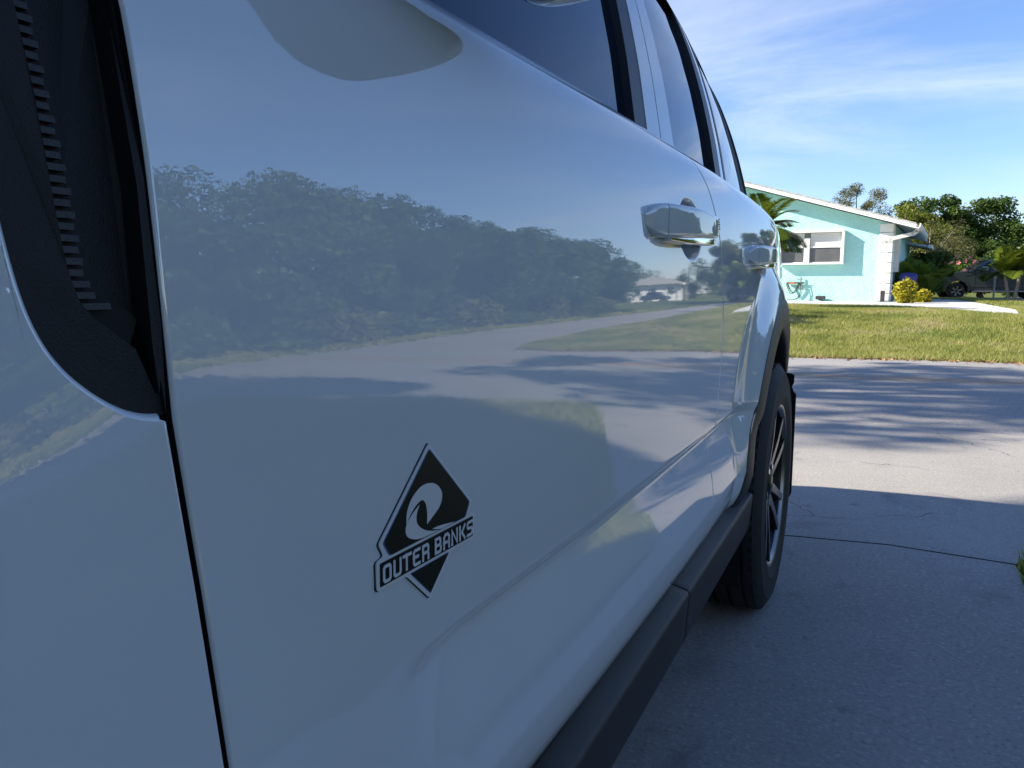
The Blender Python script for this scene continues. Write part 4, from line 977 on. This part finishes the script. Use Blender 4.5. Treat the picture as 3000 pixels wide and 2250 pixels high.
tree('wispy_tree', 'bare twigged olive tree leaning right behind the gutter', (1.15, 38, .2), 3.6, 1.7, 1.4, 'leaf_olive', .10, 30, 300, .085, .08, bark='pale_bark', limbs=26, aspect=.28, lean=(.7, 0))
tree('silvery_bush', 'pale silvery green bush between porch and pickup', (2.9, 50.5, .2), 4.0, 1.5, 1.3, 'leaf_olive', .05, 22, 420, .11, .08, limbs=6, aspect=.25)
tree('hedge_shrub', 'dark leafy shrub mass behind the bin and porch', (1.35, 36.3, .2), 2.3, 1.1, 1.0, 'leaf_oak', .05, 20, 380, .11, .05, cat='shrub', limbs=4)
tree('oak_tree', 'dense dark green backdrop tree far behind the pickup', (10.6, 66, .1), 6.4, 4.0, 2.5, 'leaf_oak', .05, 34, 420, .2, .2)
tree('oak_tree', 'dense backdrop tree hidden mostly behind the teal house', (-5.5, 60, .1), 5.0, 4.0, 2.5, 'leaf_deep', .05, 30, 380, .2, .2)
tree('oak_tree', 'leafy green tree filling the gap between the two dark ones', (3.7, 57, .1), 5.4, 2.2, 2.0, 'leaf_oak', .05, 70, 340, .16, .15, clump=.22)
tree('hedge_shrub', 'tall leafy hedge right behind the pickup bed', (7.2, 50.5, .15), 3.1, 2.4, 1.0, 'leaf_banana', .02, 30, 420, .16, .06, cat='shrub', limbs=5)
tree('hedge_shrub', 'leafy hedge behind the pickup cab and hibiscus', (4.6, 51.0, .15), 3.3, 1.8, 1.0, 'leaf_oak', .02, 28, 420, .15, .06, cat='shrub', limbs=5)
# shrubs at the corner of the house
def shrub(name, label, base, h_, r, mat, n=2600, leaf=.10, aspect=.5, cat='shrub'):
    root = tag(empty(name, base), label, cat); d = unit(n); rr = RNG.uniform(.3, 1, n) ** .4
    lump = 1 + .18 * np.sin(d[:, 0] * 5 + 1) * np.cos(d[:, 2] * 6) + .12 * np.sin(d[:, 1] * 9)
    C_ = d * rr[:, None] * lump[:, None] * np.array([r, r, h_ / 2]) + np.array([0, 0, h_ / 2]); C_ = C_[C_[:, 2] > .03]
    U, W = leaf_axes(len(C_), leaf, aspect, .3); quads('foliage', C_, U, W, mat, root)
    st = MB()
    for k in range(6): a = k * 1.05; st.tube([(0, 0, -.05), (r * .3 * math.cos(a), r * .3 * math.sin(a), h_ * .4), (r * .6 * math.cos(a), r * .6 * math.sin(a), h_ * .75)], [.018, .013, .005], 5)
    st.build('stem', 'bark', root, True); return root
shrub('croton_bush', 'bright yellow croton bush beside the white downspout', (0.46, 26.0, .34), .74, .31, 'leaf_croton', 1300, .11, .5)
shrub('low_croton', 'small yellow croton tuft in front of the arching palms', (0.98, 27.4, .34), .42, .26, 'leaf_croton', 700, .11)
palm('areca_palm', 'clump of arching green fronds just behind the yellow croton', (0.62, 29.6, .35), [(-.15, 0, .25), (.25, .1, .3), (.60, .2, .25)], 11, 1.30, .55, (35, 80), 'leaf_banana', trunk=.035, ll=.42, lw=.06, bark='bark')
palm('areca_palm', 'darker arching palm clump against the pickup grille', (1.02, 35.5, .30), [(0, 0, .2), (.24, .1, .25)], 12, 1.05, .6, (30, 75), 'leaf_oak', trunk=.03, ll=.40, lw=.055, bark='bark')
palm('house_palm', 'fan of long palm fronds in front of the teal gable wall', (-3.25, 20.6, .36), [(.34, -.6, 1.95)], 34, 1.12, 1.05, (-30, 75), 'leaf_palm', trunk=.09, ll=.50, lw=.036, vee=.25, nl=58)
palm('christmas_palm', 'small double trunked palm with drooping fronds by the pickup door', (3.66, 29.8, .37), [(-.26, 0, .95), (.20, .1, 1.05)], 14, 1.02, .95, (0, 80), 'leaf_palm', trunk=.055, ll=.46, lw=.045, nl=44)
struct(sheet('mulch_bed', [(3.66 + .55 * math.cos(t), 29.8 + .5 * math.sin(t)) for t in np.linspace(0, 2 * math.pi, 16, endpoint=False)], 'mulch', .012, step=.3))
# hibiscus with pink flowers
hb = tag(empty('hibiscus', (3.45, 47.2, .22)), 'hibiscus shrub with pink flowers above the pickup bonnet', 'shrub')
n = 2200; d = unit(n); C_ = d * (RNG.uniform(.3, 1, n) ** .5)[:, None] * np.array([1.6, .7, 1.1]) + np.array([0, 0, 1.2]); C_ = C_[C_[:, 2] > .02]; U, W = leaf_axes(len(C_), .12, .55); quads('foliage', C_, U, W, 'leaf_banana', hb)
MB().tube([(0, 0, -.05), (.1, 0, .6), (.3, .05, 1.5)], [.04, .03, .01], 6).build('stem', 'bark', hb, True)
for fx, fz_ in ((-.72, 1.62), (-.52, 1.60), (-.28, 1.85), (-.20, 1.58), (.22, 1.80), (.42, 1.62), (.05, 1.66), (-.9, 1.45)):
    fl = MB(); M = Matrix.Rotation(RNG.uniform(-.5, .5), 3, 'Z')
    for k in range(5):
        a = 2 * math.pi * k / 5; u = Vector((math.cos(a), 0, math.sin(a))); v_ = Vector((-math.sin(a), 0, math.cos(a)))
        fl.add([M @ q for q in (Vector((0, 0, 0)), u * .09 + v_ * .05 + Vector((0, -.04, 0)), u * .13 + Vector((0, -.03, 0)), u * .09 - v_ * .05 + Vector((0, -.04, 0)))], [(0, 1, 2, 3)])
    fl.build('flower', 'petal_pink', hb).location = (fx * 1.2, -.75, fz_ * 1.17)
bl = tag(empty('banana_plant', (3.75, 48.6, .22)), 'upright broad leafed plant behind the hibiscus flowers', 'plant')
for k in range(9):
    a = k * 2.4; lf = MB(); el = R_(68 + 6 * math.sin(k)); L = 2.4 + .25 * math.sin(k * 2)
    pr = None
    for i in range(9):
        t = i / 8; p = Vector((math.cos(a) * math.cos(el) * L * t * (1 + .3 * t), math.sin(a) * math.cos(el) * L * t, L * t * math.sin(el) - .25 * t * t)); hw = .17 * math.sin(math.pi * min(1, .08 + .92 * t)) ** .7 * (t > .25); sd_ = Vector((-math.sin(a), math.cos(a), 0)) * hw
        lf.v += [tuple(p - sd_), tuple(p + Vector((0, 0, -.03))), tuple(p + sd_)]
        if i: b0 = 3 * (i - 1); lf.f += [(b0, b0 + 1, b0 + 4, b0 + 3), (b0 + 1, b0 + 2, b0 + 5, b0 + 4)]
    lf.build('leaf', 'leaf_banana', bl, True)
ps = tag(empty('sign_post', (3.56, 33.8, .35)), 'thin grey metal post standing in front of the pickup door', 'post')
MB().cbox(-.03, .03, -.03, .03, -.2, .90, .006).build('post', 'galvanised', ps)
MB().cbox(-.05, .05, -.05, -.031, .78, .93, .006).build('post_cap', 'galvanised', ps)

# thicket along the far side of the side road, seen only as the reflection in the car
TH = [(12.15, 4.6, 2.5, 1.6, 'leaf_olive'), (12.35, 7.2, 3.0, 1.8, 'leaf_deep'), (12.450000000000001, 10.0, 3.5, 2.0, 'leaf_deep'), (12.75, 12.8, 5.29631, 2.3, 'leaf_oak'), (12.55, 16.0, 4.578, 2.3, 'leaf_deep'), (12.65, 19.4, 4.687, 2.4, 'leaf_deep'), (12.55, 23.0, 4.578, 2.5, 'leaf_deep'), (12.65, 27.0, 4.4, 2.6, 'leaf_oak'), (12.55, 31.5, 4.3, 2.5, 'leaf_deep'), (15.65, 6.5, 3.4, 2.4, 'leaf_olive'), (16.15, 12.5, 5.66582, 2.8, 'leaf_deep'), (16.349999999999998, 19.0, 5.232, 3.0, 'leaf_deep'), (15.950000000000001, 26.5, 4.9, 3.0, 'leaf_deep')]
TL = ['olive thicket tree at the left end of the reflection in the front door', 'second thicket tree reflected near the front edge of the door', 'third dark thicket tree reflected in the front door', 'fourth thicket tree reflected above the badge', 'fifth dark thicket tree reflected right of the badge', 'sixth thicket tree reflected in the middle of the front door', 'seventh thicket tree in the reflection, left of the handle', 'eighth thicket tree in the reflection, near the handle', 'last dark thicket tree reflected just below the front handle', 'rear olive tree of the thicket at the left of the reflection', 'tallest rear tree of the reflected thicket above the badge', 'rear tree of the reflected thicket in the middle of the door', 'rear tree of the reflected thicket nearest the handle']
for (x, y, hgt, r, mt), lb in zip(TH, TL):
    tree('thicket_tree', lb, (x, y, 0), hgt, r, r, mt, .03, 52, 470, .13, .12, clump=.24, group='trees of the thicket reflected in the car door', limbs=8)
# scrub along the foot of the thicket
for i, y in enumerate(np.arange(4.5, 31, 1.9)):
    hgt = .9 + .5 * math.sin(i * 2.3)
    shrub('scrub', 'low scrub at the foot of the reflected thicket, number %s from the left' % ['one', 'two', 'three', 'four', 'five', 'six', 'seven', 'eight', 'nine', 'ten', 'eleven', 'twelve', 'thirteen', 'fourteen'][i], (11.0 + .3 * math.sin(i * 1.7), y + 2.5, 0), hgt * .8, .8, 'leaf_olive' if i % 3 == 0 else 'leaf_oak', 900, .13)['group'] = 'scrub along the side road'
# trees further down the side road
for x, y, hgt, r, mt, lb in ((17, 104, 6.5, 4.5, 'leaf_oak', 'far round tree at the end of the side road'), (8.5, 98, 6.5, 4.5, 'leaf_deep', 'far dark tree closing the side road'), (26, 112, 5.0, 5, 'leaf_deep', 'far tree behind the white house down the road'), (36, 104, 6.5, 5, 'leaf_oak', 'far tree right of the white house down the road')):
    tree('far_tree', lb, (x, y, 0), hgt, r, r, mt, .05, 30, 330, .22, .15, group='trees at the end of the side road')
# trees behind the car that dapple the street (out of the picture, their shadows are in it)
for x, y, hgt, r, lb in ((-13.9, 2.2, 11.8, 2.5, 'tree left of the car whose shade dapples the street'), (-20.0, -0.2, 14.5, 2.4, 'taller tree further left whose shade dapples the street'), (-9.6, -0.9, 11.5, 2.0, 'tree left of the home whose shade covers the near lawn'), (-8.6, -2.5, 11.5, 2.0, 'second tree left of the home whose shade covers the near lawn'), (-12.0, -2.6, 12.0, 2.2, 'third tree left of the home whose shade covers the near lawn'), (-11.4, 13.2, 7.0, 2.5, 'tree whose shade lies on the far lawn')):
    tree('shade_tree', lb, (x, y, 0), hgt, r, r * 1.1, 'leaf_oak', .60 if y < -.5 else .60 if hgt > 8 else .42, 30 if y < -.5 else 44, 300 if y < -.5 else 44, .22, .15, clump=.26 if y < -.5 else .15, group='trees shading the street', limbs=16)

# ================================================================ THE PICKUP
truck = tag(empty('pickup', (2.02, 43.2, .21), R_(12)), 'dark grey pickup parked beyond the lawn behind the small palm', 'pickup')
TW = 2.0
def tp(mb, name, mat, smooth=False, bv=0.0):
    o = fix_normals(mb.build(name, mat, truck, smooth))
    if bv: bevel(o, bv, 3)
    return o
def ring_arch(cx, r, n=14): return [(cx + r * math.cos(t), .42 + r * math.sin(t)) for t in np.linspace(math.pi, 0, n)]
FX, RX = 1.02, 4.70
low = [(.10, .46), (.04, .72), (.02, .95), (.08, 1.16), (.30, 1.27), (1.0, 1.33), (1.72, 1.37), (3.92, 1.37), (3.94, 1.38), (5.82, 1.38), (5.86, .60), (5.80, .50)]
poly = low + [(RX + .52, .46)] + ring_arch(RX, .50)[::-1] + [(RX - .52, .44), (FX + .52, .44)] + ring_arch(FX, .50)[::-1] + [(FX - .52, .46)]
tp(MB().prism([(p[0], p[1]) for p in poly], 0.0, TW, 'y'), 'body', 'truck_paint', bv=.05)
def cabsec(y0, y1, pts): return [(p[0], p[1]) for p in pts]
V = []; prof_c = [(1.62, 1.37), (2.36, 1.93), (2.75, 1.97), (3.55, 1.96), (3.80, 1.88), (3.92, 1.37)]
for y, s_ in ((.04, 0), (.20, 1), (TW - .20, 1), (TW - .04, 0)): V += [(p[0], (.04 + .17 * (p[1] - 1.37) / .6) if y < 1 else (TW - .04 - .17 * (p[1] - 1.37) / .6), p[1]) for p in prof_c] if y in (.04, TW - .04) else []
nn = len(prof_c); F = [tuple(range(nn)), tuple(reversed(range(nn, 2 * nn)))] + [(i, i + nn, (i + 1) % nn + nn, (i + 1) % nn) for i in range(nn)]
o = fix_normals(mesh_obj('cab', V, F, 'truck_paint', truck)); bevel(o, .04, 3)
def side_glass(name, pts):
    V = [(x, .04 + .17 * (z - 1.37) / .6 - .012, z) for x, z in pts] + [(x, .04 + .17 * (z - 1.37) / .6 + .02, z) for x, z in pts]; k = len(pts)
    fix_normals(mesh_obj(name, V, [tuple(range(k)), tuple(reversed(range(k, 2 * k)))] + [(i, i + k, (i + 1) % k + k, (i + 1) % k) for i in range(k)], 'tinted_glass', truck))
side_glass('side_window', [(1.95, 1.43), (2.42, 1.86), (2.72, 1.89), (2.74, 1.43)]); side_glass('side_window', [(2.84, 1.43), (2.83, 1.89), (3.48, 1.88), (3.68, 1.80), (3.76, 1.43)])
V = [(1.70 - .01, .10, 1.43), (2.33 - .01, .24, 1.90), (2.33 - .01, TW - .24, 1.90), (1.70 - .01, TW - .10, 1.43)]; V += [(p[0] + .03, p[1], p[2] - .02) for p in V]
fix_normals(mesh_obj('windscreen', V, [(0, 1, 2, 3), (7, 6, 5, 4), (0, 4, 5, 1), (1, 5, 6, 2), (2, 6, 7, 3), (3, 7, 4, 0)], 'tinted_glass', truck))
tp(MB().cbox(-.01, .06, .30, TW - .30, .78, 1.16, .02), 'grille', 'dark_metal')
for k in range(3): tp(MB().cbox(-.03, .03, .32, TW - .32, .84 + .10 * k, .88 + .10 * k, .01), 'grille_bar', 'chrome')
for y0, y1 in ((.02, .30), (TW - .30, TW - .02)): tp(MB().cbox(-.005, .30, y0 - .035 if y0 < 1 else y0, y1 if y0 < 1 else y1 + .035, .92, 1.15, .03), 'headlight', 'truck_lamp')
tp(MB().cbox(-.12, .35, -.03, TW + .03, .46, .70, .05), 'front_bumper', 'truck_paint'); tp(MB().cbox(-.125, -.05, .5, 1.5, .50, .62, .02), 'bumper_grille', 'dark_metal')
tp(MB().cbox(-.13, .0, .05, .45, .55, .64, .02), 'fog_light', 'truck_lamp')
for s_, y0 in ((0, -.03), (1, TW + .005)):
    for cx in (FX, RX):
        mb = MB(); inn = [(cx + .49 * math.cos(t), .42 + .49 * math.sin(t)) for t in np.linspace(R_(-4), R_(184), 22)]; ou = [(cx + .57 * math.cos(t), .42 + .56 * math.sin(t)) for t in np.linspace(R_(-4), R_(184), 22)]
        for i in range(21): mb.prism([inn[i], inn[i + 1], ou[i + 1], ou[i]], y0, y0 + .04, 'y')
        tp(mb, 'wheel_arch', 'truck_paint')
tp(MB().cbox(1.65, 4.1, -.14, .0, .36, .42, .015), 'running_board', 'galvanised')
tp(MB().box(.5, 5.4, .30, TW - .30, .35, .60), 'chassis', 'black_gap')
tp(MB().cbox(1.60, 4.05, -.018, .0, .60, .66, .006), 'door_moulding', 'dark_metal')
for x in (1.78, 2.78, 3.85): tp(MB().box(x, x + .014, -.004, .01, .50, 1.36), 'door_gap', 'black_gap')
for x in (2.55, 3.62): tp(MB().cbox(x, x + .20, -.035, .0, 1.16, 1.20, .01), 'door_handle', 'chrome')
tp(MB().cbox(2.02, 2.22, -.34, -.06, 1.36, 1.58, .04), 'side_mirror', 'chrome'); tp(MB().cbox(2.06, 2.16, -.10, .03, 1.36, 1.42, .02), 'mirror_arm', 'dark_metal')
tp(MB().cbox(1.33, 1.62, -.012, .0, 1.17, 1.20, .004), 'fender_emblem', 'chrome')
tp(MB().box(4.0, 5.75, .08, TW - .08, 1.37, 1.388), 'bed_cover', 'black_plastic'); tp(MB().cbox(5.80, 5.88, -.01, .22, .85, 1.30, .02), 'tail_light', 'orange_plastic')
def twheel(cx, y, flip):
    w_ = empty('wheel', (cx, y, .40), 0, truck); sg = -1 if flip else 1
    def rev(sec, n): V, F = lathe(sec, n); return [(v[1], -sg * v[0], v[2]) for v in V], F
    V, F = rev([(.24, -.02), (.27, .0), (.34, .0), (.385, -.02), (.40, -.05), (.40, -.22), (.38, -.26), (.25, -.27)], 48); fix_normals(mesh_obj('tyre', V, F, 'tyre_rubber', w_, True))
    V, F = rev([(.05, -.10), (.22, -.10), (.235, -.03), (.255, -.012)], 40); fix_normals(mesh_obj('rim', V, F, 'dark_alloy', w_, True))
    for k in range(6):
        M = Matrix.Rotation(2 * math.pi * k / 6 + .2, 3, 'Y'); V = [M @ Vector((a, sg * b, c)) for a, b, c in ((-.03, .03, .05), (.03, .03, .05), (.055, .02, .235), (-.055, .02, .235), (-.03, .08, .05), (.03, .08, .05), (.055, .06, .235), (-.055, .06, .235))]
        fix_normals(mesh_obj('spoke', V, [(0, 1, 2, 3), (7, 6, 5, 4), (0, 4, 5, 1), (1, 5, 6, 2), (2, 6, 7, 3), (3, 7, 4, 0)], 'machined_alloy', w_))
    V, F = rev([(.0, -.015), (.05, -.02), (.055, -.07)], 20); fix_normals(mesh_obj('hub_cap', V, F, 'dark_alloy', w_, True))
for cx in (FX, RX): twheel(cx, .02, False); twheel(cx, TW - .02, True)

# ================================================================ WHITE HOUSE DOWN THE SIDE ROAD (seen in the reflection)
wh = tag(empty('white_house', (27, 94, 0), R_(-14)), 'low white house with a carport down the side road, seen reflected', 'house')
MB().box(-3.2, 5.5, 0, 6, -.2, 2.5).build('wall', 'white_paint', wh)
fix_normals(MB().prism([(-4.0, 2.5), (6.2, 2.5), (1.2, 3.9)], -.8, 6.6, 'y').build('roof', 'roof_tile', wh))
for x0 in (-1.9, .9, 3.2):
    f = MB().cbox(x0, x0 + 1.1, -.05, .0, 1.0, 2.0, .01).build('window', 'offwhite_trim', wh); MB().box(x0 + .08, x0 + 1.02, -.07, -.051, 1.08, 1.92).build('pane', 'window_glass', f)
MB().box(-4.0, -3.2, -1.2, 4, 2.35, 2.5).build('carport_roof', 'white_paint', wh)
for y in (-1.1, 3.8): MB().cbox(-3.95, -3.85, y, y + .1, 0, 2.35, .01).build('carport_post', 'white_paint', wh)
cr = tag(empty('parked_car', (24.0, 86.0, 0), R_(10)), 'small dark saloon car parked in front of the white house', 'car')
o = fix_normals(MB().prism([(0, .35), (.05, .75), (1.0, .88), (1.6, 1.38), (2.9, 1.40), (3.6, .95), (4.3, .90), (4.4, .40)], 0, 1.7, 'y').build('body', 'truck_paint', cr)); bevel(o, .08, 3)
fix_normals(MB().prism([(1.25, .95), (1.68, 1.32), (2.82, 1.34), (3.3, .97)], -.01, 1.71, 'y').build('side_window', 'tinted_glass', cr))
for cx in (.85, 3.5):
    for y in (.0, 1.52):
        V, F = lathe([(.02, 0), (.2, 0), (.31, -.02), (.31, -.18), (.02, -.19)], 24); fix_normals(mesh_obj('wheel', [(v[1], -v[0], v[2]) for v in V], F, 'tyre_rubber', cr, True, loc=(cx, y, .31)))

# ================================================================ HOUSE ADDED UNSEEN BEHIND THE VIEWER (blocks sky, deepens the shade by the car)
oh = tag(empty('added_home', (-1.5, -3.4, 0)), 'pale unseen house added behind the viewer to block sky light', 'house')
fix_normals(MB().prism([(-7, -.1), (5.2, -.1), (5.2, 2.7), (-.9, 4.3), (-7, 2.7)], -9, 0, 'y').build('wall', 'offwhite_trim', oh))
for s_ in (-1, 1):
    a = -.9; b = a + s_ * 6.8
    fix_normals(MB().prism([(a, 4.35), (b, 2.55), (b, 2.70), (a, 4.52)], -9.6, .7, 'y').build('roof', 'roof_tile', oh))
gd = MB().cbox(-3.0, 2.0, .0, .05, 0.0, 2.2, .01).build('garage_door', 'white_paint', oh)
for k in range(4): MB().cbox(-2.95, 1.95, .051, .075, .05 + k * .53, .53 + k * .53, .012).build('door_panel', 'white_paint', gd)

# unseen big trees added behind the viewer to cut sky fill on the door
for x, y, hgt, r, lb in ((9.5, -3.5, 7.5, 3.2, 'unseen leafy tree added behind the viewer to block sky light'), (7.5, -9.0, 8.5, 3.5, 'second unseen leafy tree added to block sky light')):
    tree('sky_block_tree', lb, (x, y, 0), hgt, r, r, 'leaf_oak', .12, 34, 200, .24, .2, group='unseen trees added to block sky light')
